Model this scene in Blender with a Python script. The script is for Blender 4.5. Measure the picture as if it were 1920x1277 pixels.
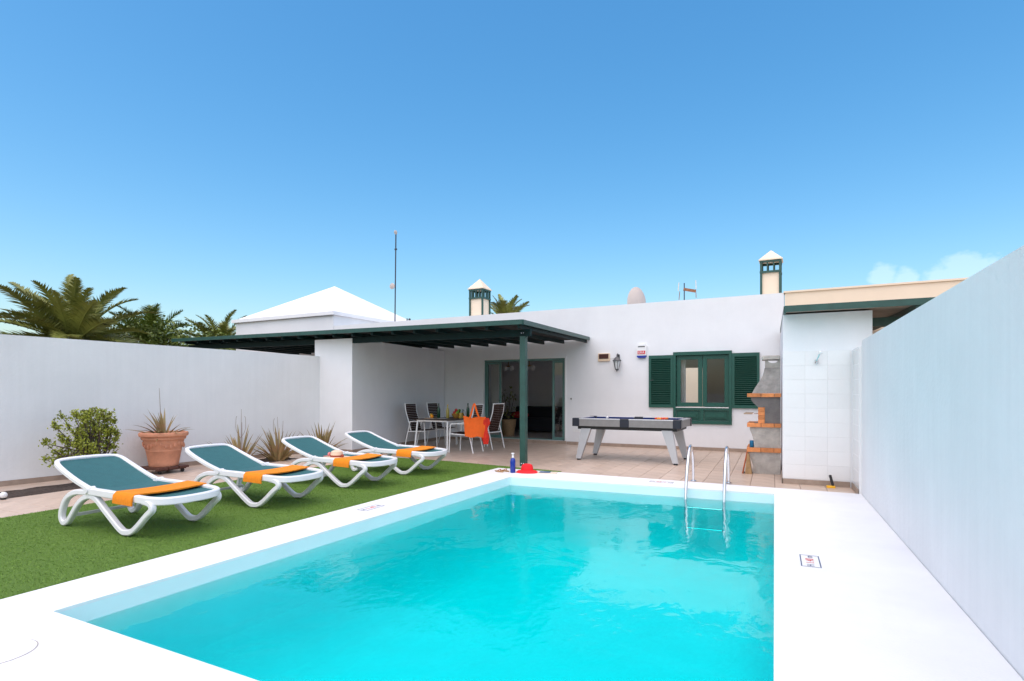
import bpy, bmesh, math, random
from mathutils import Vector, Matrix, Euler
random.seed(7)
R = math.radians
scene = bpy.context.scene
for o in list(bpy.data.objects): bpy.data.objects.remove(o)
C = scene.collection

# ---------------------------------------------------------------- camera
CAM_H = 1.35
cam = bpy.data.cameras.new('camera'); cam_ob = bpy.data.objects.new('camera', cam); C.objects.link(cam_ob)
cam_ob.location = (0, 0, CAM_H); cam_ob.rotation_euler = (R(90), 0, R(24.81))
cam.sensor_width = 36.0; cam.lens = 36.0 * 1060 / 1920
cam.shift_y = (737 - 638.5) / 1920.0
cam.clip_start = 0.05; cam.clip_end = 3000
scene.camera = cam_ob

# ---------------------------------------------------------------- world, sun
SUN_EL, SUN_ROT = R(68), R(178)
w = bpy.data.worlds.new('World'); scene.world = w; w.use_nodes = True
nt = w.node_tree; nt.nodes.clear()
N = nt.nodes.new; L = nt.links.new
wout = N('ShaderNodeOutputWorld'); bg = N('ShaderNodeBackground')
sky = N('ShaderNodeTexSky'); sky.sky_type = 'NISHITA'; sky.sun_disc = False
sky.sun_elevation = SUN_EL; sky.sun_rotation = SUN_ROT
sky.air_density = 1.25; sky.dust_density = 1.8; sky.ozone_density = 3.0; sky.altitude = 0
# two small cumulus banks low in the sky, soft noise-edged
tc = N('ShaderNodeTexCoord'); nrm = N('ShaderNodeVectorMath'); nrm.operation = 'NORMALIZE'; L(tc.outputs['Generated'], nrm.inputs[0])
mp = N('ShaderNodeMapping'); mp.inputs['Scale'].default_value = (1, 1, 1.5); L(nrm.outputs[0], mp.inputs[0])
nz = N('ShaderNodeTexNoise'); nz.inputs['Scale'].default_value = 38.0; nz.inputs['Detail'].default_value = 8; nz.inputs['Roughness'].default_value = 0.6
L(mp.outputs[0], nz.inputs['Vector'])
prev = None
for (cx_, cy_, cz_), rad in (((.1447, .975, .1687), .035), ((.172, .9721, .160), .035), ((.209, .9639, .160), .04), ((.2314, .9574, .170), .045), ((.262, .951, .160), .04)):
    dst = N('ShaderNodeVectorMath'); dst.operation = 'DISTANCE'; dst.inputs[1].default_value = (cx_, cy_, cz_); L(nrm.outputs[0], dst.inputs[0])
    mr_ = N('ShaderNodeMapRange'); mr_.inputs[1].default_value = rad; mr_.inputs[2].default_value = rad * .15; mr_.inputs[3].default_value = 0; mr_.inputs[4].default_value = 1; L(dst.outputs['Value'], mr_.inputs[0])
    if prev is None: prev = mr_.outputs[0]
    else:
        mxm = N('ShaderNodeMath'); mxm.operation = 'MAXIMUM'; L(prev, mxm.inputs[0]); L(mr_.outputs[0], mxm.inputs[1]); prev = mxm.outputs[0]
sm = N('ShaderNodeMath'); sm.operation = 'ADD'; L(prev, sm.inputs[0]); L(nz.outputs['Fac'], sm.inputs[1])
cl = N('ShaderNodeMapRange'); cl.inputs[1].default_value = 0.95; cl.inputs[2].default_value = 1.25; cl.inputs[3].default_value = 0; cl.inputs[4].default_value = 0.22
L(sm.outputs[0], cl.inputs[0])
gt = N('ShaderNodeMath'); gt.operation = 'MULTIPLY'; gt.use_clamp = True; gt.inputs[1].default_value = 4.0; L(prev, gt.inputs[0])
cg = N('ShaderNodeMath'); cg.operation = 'MULTIPLY'; L(gt.outputs[0], cg.inputs[0]); L(cl.outputs[0], cg.inputs[1])
hs = N('ShaderNodeHueSaturation'); hs.inputs['Saturation'].default_value = 1.36; hs.inputs['Hue'].default_value = .492; L(sky.outputs[0], hs.inputs['Color'])
mixc = N('ShaderNodeMixRGB'); mixc.inputs[2].default_value = (6.2, 6.5, 6.8, 1)
L(cg.outputs[0], mixc.inputs[0]); L(hs.outputs[0], mixc.inputs[1])
L(mixc.outputs[0], bg.inputs[0]); bg.inputs[1].default_value = 0.15
L(bg.outputs[0], wout.inputs[0])
sd = bpy.data.lights.new('sun', 'SUN'); sd.energy = 2.4; sd.angle = R(120); sd.color = (1.0, 0.79, 0.60)
so = bpy.data.objects.new('sun', sd); C.objects.link(so)
_d = Vector((math.sin(SUN_ROT) * math.cos(SUN_EL), math.cos(SUN_ROT) * math.cos(SUN_EL), math.sin(SUN_EL)))
so.rotation_euler = _d.to_track_quat('Z', 'Y').to_euler(); so.location = (0, -6, 20)
vs = scene.view_settings; vs.view_transform = 'Standard'; vs.look = 'None'; vs.exposure = 0.52; vs.gamma = 1.0
scene.render.engine = 'CYCLES'

# ---------------------------------------------------------------- materials
def mat(name, col, rough=0.6, metal=0.0, var=0.0, vscale=3.0, bump=0.0, bscale=40.0, spec=0.5, rnd=0.0, sheen=0.0, col2=None, coat=0.0):
    m = bpy.data.materials.new(name); m.use_nodes = True; t = m.node_tree; b = t.nodes['Principled BSDF']
    b.inputs['Base Color'].default_value = (*col, 1); b.inputs['Roughness'].default_value = rough; b.inputs['Metallic'].default_value = metal
    b.inputs['Specular IOR Level'].default_value = spec
    if coat: b.inputs['Coat Weight'].default_value = coat
    tc = t.nodes.new('ShaderNodeTexCoord'); src = None
    if var or col2:
        n = t.nodes.new('ShaderNodeTexNoise'); n.inputs['Scale'].default_value = vscale; n.inputs['Detail'].default_value = 6; n.inputs['Roughness'].default_value = 0.6
        t.links.new(tc.outputs['Object'], n.inputs['Vector'])
        rp = t.nodes.new('ShaderNodeValToRGB'); e = rp.color_ramp.elements
        c2 = col2 or tuple(c * (1 - var) for c in col)
        e[0].position = 0.3; e[0].color = (*c2, 1); e[1].position = 0.7; e[1].color = (*(tuple(min(1, c * (1 + var * .4)) for c in col)), 1)
        t.links.new(n.outputs['Fac'], rp.inputs[0]); src = rp.outputs[0]
    if rnd:
        oi = t.nodes.new('ShaderNodeObjectInfo'); mr = t.nodes.new('ShaderNodeMapRange'); mr.inputs[3].default_value = 1 - rnd; mr.inputs[4].default_value = 1 + rnd * .5
        t.links.new(oi.outputs['Random'], mr.inputs[0])
        mx = t.nodes.new('ShaderNodeMixRGB'); mx.blend_type = 'MULTIPLY'; mx.inputs[0].default_value = 1
        if src: t.links.new(src, mx.inputs[1])
        else: mx.inputs[1].default_value = (*col, 1)
        t.links.new(mr.outputs[0], mx.inputs[2]); src = mx.outputs[0]
    if src: t.links.new(src, b.inputs['Base Color'])
    if bump:
        n2 = t.nodes.new('ShaderNodeTexNoise'); n2.inputs['Scale'].default_value = bscale; n2.inputs['Detail'].default_value = 5
        t.links.new(tc.outputs['Object'], n2.inputs['Vector'])
        bp = t.nodes.new('ShaderNodeBump'); bp.inputs['Strength'].default_value = bump; bp.inputs['Distance'].default_value = 0.01
        t.links.new(n2.outputs['Fac'], bp.inputs['Height']); t.links.new(bp.outputs[0], b.inputs['Normal'])
    return m

M = {}
M['plaster'] = mat('white_plaster', (.80, .80, .81), .85, var=.05, vscale=1.3, bump=.25, bscale=60)
M['plaster_r'] = mat('white_plaster_boundary', (.80, .80, .80), .85, var=.06, vscale=.9, bump=.35, bscale=24)
M['coping'] = mat('white_pool_paint', (.82, .82, .83), .6, var=.07, vscale=1.1, bump=.25, bscale=60)
M['basin'] = mat('pale_blue_pool_paint', (.72, .85, .87), .6, var=.04, vscale=2)
M['roofwhite'] = mat('white_roof_paint', (.84, .84, .85), .7, var=.04, vscale=2, bump=.1)
M['cream'] = mat('cream_plaster', (.82, .68, .52), .85, var=.05, vscale=1.5, bump=.2, bscale=60)
M['base'] = mat('baseboard_tile', (.36, .27, .21), .5, var=.2, vscale=9)
M['tile'] = mat('beige_floor_tile', (.60, .465, .37), .38, var=.16, vscale=5, bump=.08, bscale=70, rnd=.10)
M['grout'] = mat('floor_grout', (.30, .24, .20), .9, var=.1)
M['wtile'] = mat('white_wall_tile', (.80, .79, .78), .22, var=.02, rnd=.03)
M['wgrout'] = mat('wall_grout', (.775, .765, .755), .9)
M['soil'] = mat('flower_bed_soil', (.07, .05, .04), .95, var=.6, vscale=45, bump=1, bscale=60)
M['dirt'] = mat('dry_ground', (.30, .25, .19), .95, var=.3, vscale=.5, bump=.5, bscale=8)
M['turf'] = mat('turf_backing', (.115, .22, .024), .95, var=.15, vscale=60, bump=1, bscale=300)
M['greendark'] = mat('dark_green_beam', (.006, .022, .022), .6, var=.25, vscale=6, spec=.2)
M['green'] = mat('dark_green_paint', (.020, .075, .060), .42, var=.25, vscale=6, bump=.05)
M['green2'] = mat('shutter_green_paint', (.004, .075, .052), .5, var=.12, vscale=8)
M['greenframe'] = mat('door_green_frame', (.10, .21, .19), .4, var=.1)
M['roofboard'] = mat('pergola_boards', (.014, .013, .013), .8, var=.3, vscale=6)
M['woodboard'] = mat('pale_underside_boards', (.42, .33, .27), .7, var=.25, vscale=7)
M['resin'] = mat('white_resin', (.80, .80, .82), .32, var=.02)
M['sling'] = mat('teal_sling_mesh', (.022, .125, .135), .75, var=.12, vscale=14, bump=.35, bscale=420)
M['towel'] = mat('orange_towel', (.90, .27, .008), .95, var=.12, vscale=30, bump=.6, bscale=350)
M['alu'] = mat('white_aluminium', (.80, .80, .79), .35)
M['brownslat'] = mat('brown_slat', (.05, .022, .016), .75, var=.2, rnd=.2, spec=.2)
M['tabletop'] = mat('dark_table_slats', (.05, .03, .025), .45, var=.25, vscale=8)
M['terra'] = mat('terracotta', (.66, .29, .17), .8, var=.22, vscale=7, bump=.3, bscale=60)
M['darkwood'] = mat('dolly_wood', (.10, .035, .022), .6, var=.3)
M['black'] = mat('black_rubber', (.012, .012, .013), .5)
M['steel'] = mat('polished_steel', (.72, .73, .75), .12, metal=1.0)
M['silver'] = mat('silver_laminate', (.25, .24, .235), .38, metal=.25, var=.12, vscale=14)
M['silver2'] = mat('silver_leg', (.50, .51, .53), .35, metal=.3, var=.08)
M['navy'] = mat('dark_corner_plastic', (.014, .016, .028), .35)
M['felt'] = mat('blue_felt', (.010, .024, .12), .95, bump=.2, bscale=300)
M['conc'] = mat('grey_concrete', (.36, .34, .315), .95, col2=(.19, .18, .17), vscale=7, bump=.9, bscale=40)
M['conc_l'] = mat('pale_concrete', (.52, .48, .43), .95, col2=(.31, .285, .26), vscale=6, bump=.9, bscale=40)
M['soot'] = mat('sooty_concrete', (.20, .185, .175), .95, col2=(.11, .10, .10), vscale=4, bump=.5, bscale=40)
M['brick'] = mat('orange_firebrick', (.72, .27, .095), .85, var=.3, vscale=12, bump=.4, bscale=60, rnd=.22)
M['aloe'] = mat('aloe_leaf', (.22, .25, .08), .5, col2=(.40, .19, .10), vscale=7, rnd=.25)
M['stalk'] = mat('dry_flower_stalk', (.26, .19, .15), .9)
M['jade'] = mat('jade_leaf', (.33, .37, .035), .4, var=.5, vscale=9)
M['bark'] = mat('grey_brown_bark', (.12, .085, .07), .9, var=.35, vscale=14, bump=.6)
M['palm'] = mat('palm_green', (.25, .265, .055), .5, var=.45, vscale=1.6, rnd=.25)
M['palm2'] = mat('bright_palm_green', (.14, .19, .02), .5, var=.4, vscale=1.6, rnd=.25)
M['palmdry'] = mat('dry_palm_frond', (.30, .19, .12), .8, var=.35, vscale=2)
M['lampblack'] = mat('lamp_iron', (.10, .10, .105), .45, metal=.5)
M['frost'] = mat('lamp_glass', (.62, .64, .64), .25)
M['white'] = mat('white_plastic', (.80, .80, .79), .35)
M['beigebox'] = mat('beige_plastic', (.72, .56, .40), .45)
M['dkpanel'] = mat('smoked_panel', (.07, .03, .028), .2)
M['red'] = mat('red_plate', (.62, .025, .04), .5)
M['blue'] = mat('blue_plastic', (.012, .035, .30), .3)
M['redhat'] = mat('red_straw', (.78, .012, .018), .8, bump=.4, bscale=200)
M['straw'] = mat('pale_straw', (.78, .58, .42), .85, bump=.5, bscale=150, var=.12)
M['ribbon'] = mat('brown_ribbon', (.30, .05, .02), .7)
M['pink'] = mat('pink_ribbon', (.75, .22, .22), .7)
M['orangebag'] = mat('orange_cloth', (.92, .145, .012), .85, var=.1, vscale=9, bump=.4, bscale=120)
M['scarf'] = mat('red_cloth', (.75, .03, .012), .85, var=.3, vscale=9, bump=.4)
M['paper'] = mat('magazine_paper', (.72, .62, .50), .6)
M['bluecover'] = mat('blue_cover', (.05, .12, .26), .4)
M['ink'] = mat('dark_blue_ink', (.05, .08, .17), .6)
M['redink'] = mat('red_ink', (.60, .05, .04), .6)
M['signwhite'] = mat('sign_white', (.80, .80, .81), .4)
M['yellow'] = mat('yellow_plastic', (.80, .42, .01), .4)
M['sofa'] = mat('dark_sofa_fabric', (.012, .013, .02), .9)
M['cushion'] = mat('red_cushion', (.45, .01, .02), .9)
M['room'] = mat('room_wall', (.80, .77, .77), .9, var=.03)
M['roomfloor'] = mat('room_floor', (.40, .36, .33), .3)
M['basket'] = mat('wicker', (.32, .20, .10), .8, var=.3, vscale=30, bump=.6)
M['curtain'] = mat('pale_curtain', (.62, .58, .54), .9, var=.08)
M['dishm'] = mat('dish_paint', (.52, .45, .41), .6, var=.08)
M['rust'] = mat('rusty_metal', (.32, .14, .07), .7, var=.4, vscale=20)
M['mast'] = mat('dark_mast', (.035, .04, .06), .5)
M['gball'] = mat('orange_ball', (.85, .30, .02), .15)
M['rball'] = mat('red_ball', (.65, .03, .02), .15)
M['can'] = mat('blue_can', (.01, .13, .26), .3, metal=.3)
M['sack'] = mat('paper_sack', (.40, .24, .11), .8, var=.4, vscale=12)
M['redwood'] = mat('reddish_board', (.42, .10, .03), .7, var=.3, vscale=12)
M['handle'] = mat('wood_handle', (.40, .29, .20), .7)

def glass(name, tint=(1, 1, 1), rough=0.0, fac=None):
    m = bpy.data.materials.new(name); m.use_nodes = True; t = m.node_tree; t.nodes.clear()
    o = t.nodes.new('ShaderNodeOutputMaterial'); tr = t.nodes.new('ShaderNodeBsdfTransparent'); tr.inputs[0].default_value = (*tint, 1)
    gl = t.nodes.new('ShaderNodeBsdfGlossy'); gl.inputs['Roughness'].default_value = rough
    mx = t.nodes.new('ShaderNodeMixShader'); fr = t.nodes.new('ShaderNodeFresnel'); fr.inputs[0].default_value = 1.5
    t.links.new(fr.outputs[0], mx.inputs[0]); t.links.new(tr.outputs[0], mx.inputs[1]); t.links.new(gl.outputs[0], mx.inputs[2]); t.links.new(mx.outputs[0], o.inputs[0])
    return m
M['glass'] = glass('window_glass', (.95, .97, .97))
M['greenglass'] = glass('green_bottle_glass', (.02, .30, .12))
M['clearglass'] = glass('clear_glass', (.85, .9, .9))
M['bluebottle'] = mat('blue_bottle', (.006, .03, .26), .12)
M['wine'] = mat('white_wine', (.42, .34, .08), .15)
M['juice'] = mat('orange_juice', (.62, .36, .03), .2)
M['darkbottle'] = mat('dark_green_bottle', (.006, .05, .02), .12)
M['fruitg'] = mat('green_fruit', (.16, .32, .03), .35); M['fruitr'] = mat('red_fruit', (.45, .03, .02), .3); M['fruito'] = mat('orange_fruit', (.90, .30, .01), .45)
M['bowl'] = mat('amber_bowl', (.42, .22, .05), .25)

def water_mat():
    m = bpy.data.materials.new('pool_water'); m.use_nodes = True; t = m.node_tree; t.nodes.clear()
    o = t.nodes.new('ShaderNodeOutputMaterial'); tr = t.nodes.new('ShaderNodeBsdfTransparent'); gl = t.nodes.new('ShaderNodeBsdfGlossy'); gl.inputs['Roughness'].default_value = .015
    mx = t.nodes.new('ShaderNodeMixShader'); fr = t.nodes.new('ShaderNodeFresnel'); fr.inputs[0].default_value = 1.33
    tcn = t.nodes.new('ShaderNodeTexCoord'); mpn = t.nodes.new('ShaderNodeMapping'); mpn.inputs['Scale'].default_value = (1.0, .75, 1); mpn.inputs['Rotation'].default_value = (0, 0, .5)
    t.links.new(tcn.outputs['Object'], mpn.inputs[0])
    a = t.nodes.new('ShaderNodeTexNoise'); a.inputs['Scale'].default_value = 2.2; a.inputs['Detail'].default_value = 3; a.inputs['Distortion'].default_value = .6
    b = t.nodes.new('ShaderNodeTexNoise'); b.inputs['Scale'].default_value = 11; b.inputs['Detail'].default_value = 3; b.inputs['Distortion'].default_value = .8
    t.links.new(mpn.outputs[0], a.inputs['Vector']); t.links.new(mpn.outputs[0], b.inputs['Vector'])
    # the fine ripples come and go across the pool
    c = t.nodes.new('ShaderNodeTexNoise'); c.inputs['Scale'].default_value = .45; t.links.new(mpn.outputs[0], c.inputs['Vector'])
    mr = t.nodes.new('ShaderNodeMapRange'); mr.inputs[1].default_value = .45; mr.inputs[2].default_value = .62; mr.inputs[3].default_value = .02; mr.inputs[4].default_value = .30
    t.links.new(c.outputs['Fac'], mr.inputs[0])
    ml = t.nodes.new('ShaderNodeMath'); ml.operation = 'MULTIPLY'; t.links.new(b.outputs['Fac'], ml.inputs[0]); t.links.new(mr.outputs[0], ml.inputs[1])
    ad = t.nodes.new('ShaderNodeMath'); t.links.new(a.outputs['Fac'], ad.inputs[0]); t.links.new(ml.outputs[0], ad.inputs[1])
    bp = t.nodes.new('ShaderNodeBump'); bp.inputs['Strength'].default_value = .22; bp.inputs['Distance'].default_value = .05
    t.links.new(ad.outputs[0], bp.inputs['Height'])
    t.links.new(bp.outputs[0], gl.inputs['Normal']); t.links.new(bp.outputs[0], fr.inputs['Normal'])
    t.links.new(fr.outputs[0], mx.inputs[0]); t.links.new(tr.outputs[0], mx.inputs[1]); t.links.new(gl.outputs[0], mx.inputs[2]); t.links.new(mx.outputs[0], o.inputs['Surface'])
    va = t.nodes.new('ShaderNodeVolumeAbsorption'); va.inputs['Color'].default_value = (.0, .987, .988, 1); va.inputs['Density'].default_value = 3.2
    t.links.new(va.outputs[0], o.inputs['Volume'])
    return m
M['water'] = water_mat()
def streaks(m, amt):                                       # rain streaks and patchy repainting on the plaster
    t = m.node_tree; b = t.nodes['Principled BSDF']; l0 = b.inputs['Base Color'].links[0].from_socket
    tcn = t.nodes.new('ShaderNodeTexCoord'); mpn = t.nodes.new('ShaderNodeMapping'); mpn.inputs['Scale'].default_value = (5, 5, .35); t.links.new(tcn.outputs['Object'], mpn.inputs[0])
    n = t.nodes.new('ShaderNodeTexNoise'); n.inputs['Scale'].default_value = 2.0; n.inputs['Detail'].default_value = 7; n.inputs['Roughness'].default_value = .65; t.links.new(mpn.outputs[0], n.inputs['Vector'])
    r = t.nodes.new('ShaderNodeMapRange'); r.inputs[1].default_value = .35; r.inputs[2].default_value = .65; r.inputs[3].default_value = 1 - amt; r.inputs[4].default_value = 1.0; t.links.new(n.outputs['Fac'], r.inputs[0])
    x = t.nodes.new('ShaderNodeMixRGB'); x.blend_type = 'MULTIPLY'; x.inputs[0].default_value = 1; t.links.new(l0, x.inputs[1]); t.links.new(r.outputs[0], x.inputs[2]); t.links.new(x.outputs[0], b.inputs['Base Color'])
streaks(M['plaster_r'], .035); streaks(M['plaster'], .012)

# ---------------------------------------------------------------- mesh builder
def smooth_path(pts, n=6, closed=False):
    P = [Vector(p) for p in pts]; out = []; k = len(P)
    rng = range(k if closed else k - 1)
    for i in rng:
        p1, p2 = P[i], P[(i + 1) % k]
        p0 = P[(i - 1) % k] if (closed or i > 0) else p1 * 2 - p2
        p3 = P[(i + 2) % k] if (closed or i + 2 < k) else p2 * 2 - p1
        for j in range(n):
            t = j / n; t2 = t * t; t3 = t2 * t
            out.append(.5 * ((2 * p1) + (p2 - p0) * t + (2 * p0 - 5 * p1 + 4 * p2 - p3) * t2 + (3 * p1 - p0 - 3 * p2 + p3) * t3))
    if not closed: out.append(P[-1])
    return out

class MB:
    def __init__(s): s.v = []; s.f = []; s.xf = None
    def add(s, vs, fs):
        b = len(s.v)
        if s.xf: vs = [s.xf @ Vector(v) for v in vs]
        s.v += [tuple(v) for v in vs]; s.f += [tuple(i + b for i in f) for f in fs]; return s
    def box(s, x0, x1, y0, y1, z0, z1):
        return s.add([(x0, y0, z0), (x1, y0, z0), (x1, y1, z0), (x0, y1, z0), (x0, y0, z1), (x1, y0, z1), (x1, y1, z1), (x0, y1, z1)],
                     [(0, 3, 2, 1), (4, 5, 6, 7), (0, 1, 5, 4), (1, 2, 6, 5), (2, 3, 7, 6), (3, 0, 4, 7)])
    def cbox(s, x0, x1, y0, y1, z0, z1, c=.004):          # box with chamfered top edge and vertical edges
        pl = [(x0 + c, y0), (x1 - c, y0), (x1, y0 + c), (x1, y1 - c), (x1 - c, y1), (x0 + c, y1), (x0, y1 - c), (x0, y0 + c)]
        cx, cy = (x0 + x1) / 2, (y0 + y1) / 2
        ins = [(x + (c if x < cx else -c) * .8, y + (c if y < cy else -c) * .8) for x, y in pl]
        vs = [(x, y, z0) for x, y in pl] + [(x, y, z1 - c) for x, y in pl] + [(x, y, z1) for x, y in ins]
        fs = [tuple(range(7, -1, -1)), tuple(range(16, 24))]
        for i in range(8):
            j = (i + 1) % 8; fs += [(i, j, j + 8, i + 8), (i + 8, j + 8, j + 16, i + 16)]
        return s.add(vs, fs)
    def hexa(s, b, t):                                     # 4 bottom points, 4 top points
        return s.add(list(b) + list(t), [(0, 3, 2, 1), (4, 5, 6, 7), (0, 1, 5, 4), (1, 2, 6, 5), (2, 3, 7, 6), (3, 0, 4, 7)])
    def bar(s, a, b, wd, ht, up=(0, 0, 1)):
        a, b = Vector(a), Vector(b); d = (b - a).normalized(); u = Vector(up)
        sd_ = d.cross(u).normalized(); u2 = sd_.cross(d).normalized(); h, k = sd_ * wd / 2, u2 * ht / 2
        return s.hexa([a - h - k, a + h - k, b + h - k, b - h - k], [a - h + k, a + h + k, b + h + k, b - h + k])
    def tube(s, pts, r, n=8, closed=False, rect=None, up=(0, 0, 1), caps=True):
        P = [Vector(p) for p in pts]; k = len(P); rings = []; vs = []; prev = None
        for i, p in enumerate(P):
            if closed: d = P[(i + 1) % k] - P[(i - 1) % k]
            else: d = P[min(i + 1, k - 1)] - P[max(i - 1, 0)]
            d = d.normalized() if d.length > 1e-9 else Vector((0, 0, 1))
            if prev is None:
                u = Vector(up); 
                if abs(u.dot(d)) > .97: u = Vector((1, 0, 0))
                sdv = d.cross(u).normalized()
            else:
                sdv = (prev - d * prev.dot(d)).normalized()
            prev = sdv; u2 = sdv.cross(d)
            rr = r[i] if isinstance(r, (list, tuple)) else r
            if rect:
                a, b = rect[0] / 2, rect[1] / 2; c = min(a, b) * .35
                sec = [(a - c, -b), (a, -b + c), (a, b - c), (a - c, b), (-a + c, b), (-a, b - c), (-a, -b + c), (-a + c, -b)]
            else: sec = [(math.cos(2 * math.pi * q / n) * rr, math.sin(2 * math.pi * q / n) * rr) for q in range(n)]
            vs += [p + sdv * x + u2 * y for x, y in sec]
        m = len(sec); fs = []
        for i in range(k if closed else k - 1):
            for q in range(m):
                a, b = i * m + q, i * m + (q + 1) % m; c, d2 = ((i + 1) % k) * m + (q + 1) % m, ((i + 1) % k) * m + q
                fs.append((a, b, c, d2))
        if not closed and caps: fs += [tuple(range(m - 1, -1, -1)), tuple(range((k - 1) * m, k * m))]
        return s.add(vs, fs)
    def lathe(s, prof, n=24, c=(0, 0, 0), sx=1, sy=1):
        vs = []; fs = []
        for r, z in prof:
            for q in range(n): a = 2 * math.pi * q / n; vs.append((c[0] + math.cos(a) * r * sx, c[1] + math.sin(a) * r * sy, c[2] + z))
        for i in range(len(prof) - 1):
            for q in range(n): fs.append((i * n + q, i * n + (q + 1) % n, (i + 1) * n + (q + 1) % n, (i + 1) * n + q))
        if prof[0][0] > 1e-4: fs.append(tuple(range(n - 1, -1, -1)))
        if prof[-1][0] > 1e-4: fs.append(tuple(range((len(prof) - 1) * n, len(prof) * n)))
        return s.add(vs, fs)
    def prism(s, poly, axis, a, b):                        # polygon extruded along an axis ('x','y','z')
        def P(u, v, t): return {'x': (t, u, v), 'y': (u, t, v), 'z': (u, v, t)}[axis]
        n = len(poly); vs = [P(u, v, a) for u, v in poly] + [P(u, v, b) for u, v in poly]
        fs = [tuple(range(n - 1, -1, -1)), tuple(range(n, 2 * n))] + [(i, (i + 1) % n, (i + 1) % n + n, i + n) for i in range(n)]
        return s.add(vs, fs)
    def ball(s, c, r, n=12, sx=1, sy=1, sz=1):
        prof = [(r * math.sin(math.pi * i / (n // 2)), -r * sz * math.cos(math.pi * i / (n // 2))) for i in range(n // 2 + 1)]
        prof[0] = (1e-5, prof[0][1]); prof[-1] = (1e-5, prof[-1][1])
        return s.lathe(prof, n, c, sx, sy)
    def mesh(s, name, mt, smooth=False):
        me = bpy.data.meshes.new(name); me.from_pydata(s.v, [], s.f); me.materials.append(mt if not isinstance(mt, str) else M[mt])
        bm = bmesh.new(); bm.from_mesh(me); bmesh.ops.recalc_face_normals(bm, faces=bm.faces); bm.to_mesh(me); bm.free()
        if smooth:
            for p in me.polygons: p.use_smooth = True
            try: me.set_sharp_from_angle(angle=R(40))
            except Exception: pass
        return me
    def build(s, name, mt, parent=None, smooth=False):
        o = bpy.data.objects.new(name, s.mesh(name, mt, smooth)); C.objects.link(o); o.parent = parent; return o

def link(name, me, parent=None, loc=(0, 0, 0), rot=(0, 0, 0), scale=(1, 1, 1)):
    o = bpy.data.objects.new(name, me); C.objects.link(o); o.parent = parent; o.location = loc; o.rotation_euler = rot; o.scale = scale; return o
def tag(o, label, cat, group=None):
    o['label'] = label; o['category'] = cat
    if group: o['group'] = group
    return o
def thing(name, label, cat, loc=(0, 0, 0), rz=0, group=None):
    o = bpy.data.objects.new(name, None); C.objects.link(o); o.location = loc; o.rotation_euler = (0, 0, rz); o.empty_display_size = .2
    return tag(o, label, cat, group)
def struct(o): o['kind'] = 'structure'; return o
def dup(root, loc, rz=None, label=None):
    def cp(o, par):
        c = o.copy(); C.objects.link(c); c.parent = par
        for ch in o.children: cp(ch, c)
        return c
    r = cp(root, None); r.location = loc
    if rz is not None: r.rotation_euler = (0, 0, rz)
    if label: r['label'] = label
    return r
def text_mesh(txt, size, mt, ext=.002):
    cu = bpy.data.curves.new('t', 'FONT'); cu.body = txt; cu.size = size; cu.align_x = 'CENTER'; cu.align_y = 'CENTER'; cu.extrude = ext
    ob = bpy.data.objects.new('t', cu); C.objects.link(ob); bpy.context.view_layer.update()
    me = bpy.data.meshes.new_from_object(ob.evaluated_get(bpy.context.evaluated_depsgraph_get())); bpy.data.objects.remove(ob)
    me.materials.clear(); me.materials.append(M[mt]); return me
def wall_open(mb, x0, x1, z0, z1, y0, y1, ops):             # wall slab along x, thickness y0..y1, with rectangular openings (x0,x1,z0,z1)
    xs = sorted({x0, x1, *[o[0] for o in ops], *[o[1] for o in ops]}); zs = sorted({z0, z1, *[o[2] for o in ops], *[o[3] for o in ops]})
    def hole(xa, xb, za, zb): return any(o[0] <= xa + 1e-6 and xb <= o[1] + 1e-6 and o[2] <= za + 1e-6 and zb <= o[3] + 1e-6 for o in ops)
    for i in range(len(xs) - 1):
        for j in range(len(zs) - 1):
            a, b, c, d = xs[i], xs[i + 1], zs[j], zs[j + 1]
            if hole(a, b, c, d): continue
            mb.add([(a, y0, c), (b, y0, c), (b, y0, d), (a, y0, d)], [(0, 1, 2, 3)]); mb.add([(a, y1, c), (b, y1, c), (b, y1, d), (a, y1, d)], [(3, 2, 1, 0)])
    for a, b, c, d in ops + [(x0, x1, z0, z1)]:
        for q in ([(a, c), (b, c)], [(a, d), (b, d)], [(a, c), (a, d)], [(b, c), (b, d)]):
            (u0, v0), (u1, v1) = q; mb.add([(u0, y0, v0), (u1, y0, v1), (u1, y1, v1), (u0, y1, v0)], [(0, 1, 2, 3)])

# ================================================================ SETTING
NL, FL, FR, NR = (-4.0, 1.96), (-3.8, 8.16), (.01, 8.24), (0.0, 1.80)
POOL = [NL, NR, FR, FL]
def ring_sheet(mb, outer, inner, z):                        # outer/inner 4 corners in the same order
    for i in range(4):
        j = (i + 1) % 4
        mb.add([(*outer[i], z), (*outer[j], z), (*inner[j], z), (*inner[i], z)], [(0, 1, 2, 3)])
g = MB(); ring_sheet(g, [(-700, -700), (700, -700), (700, 700), (-700, 700)], [(-4.3, 1.6), (.3, 1.6), (.3, 8.5), (-4.3, 8.5)], -.09)
struct(g.build('ground', 'dirt'))
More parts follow.
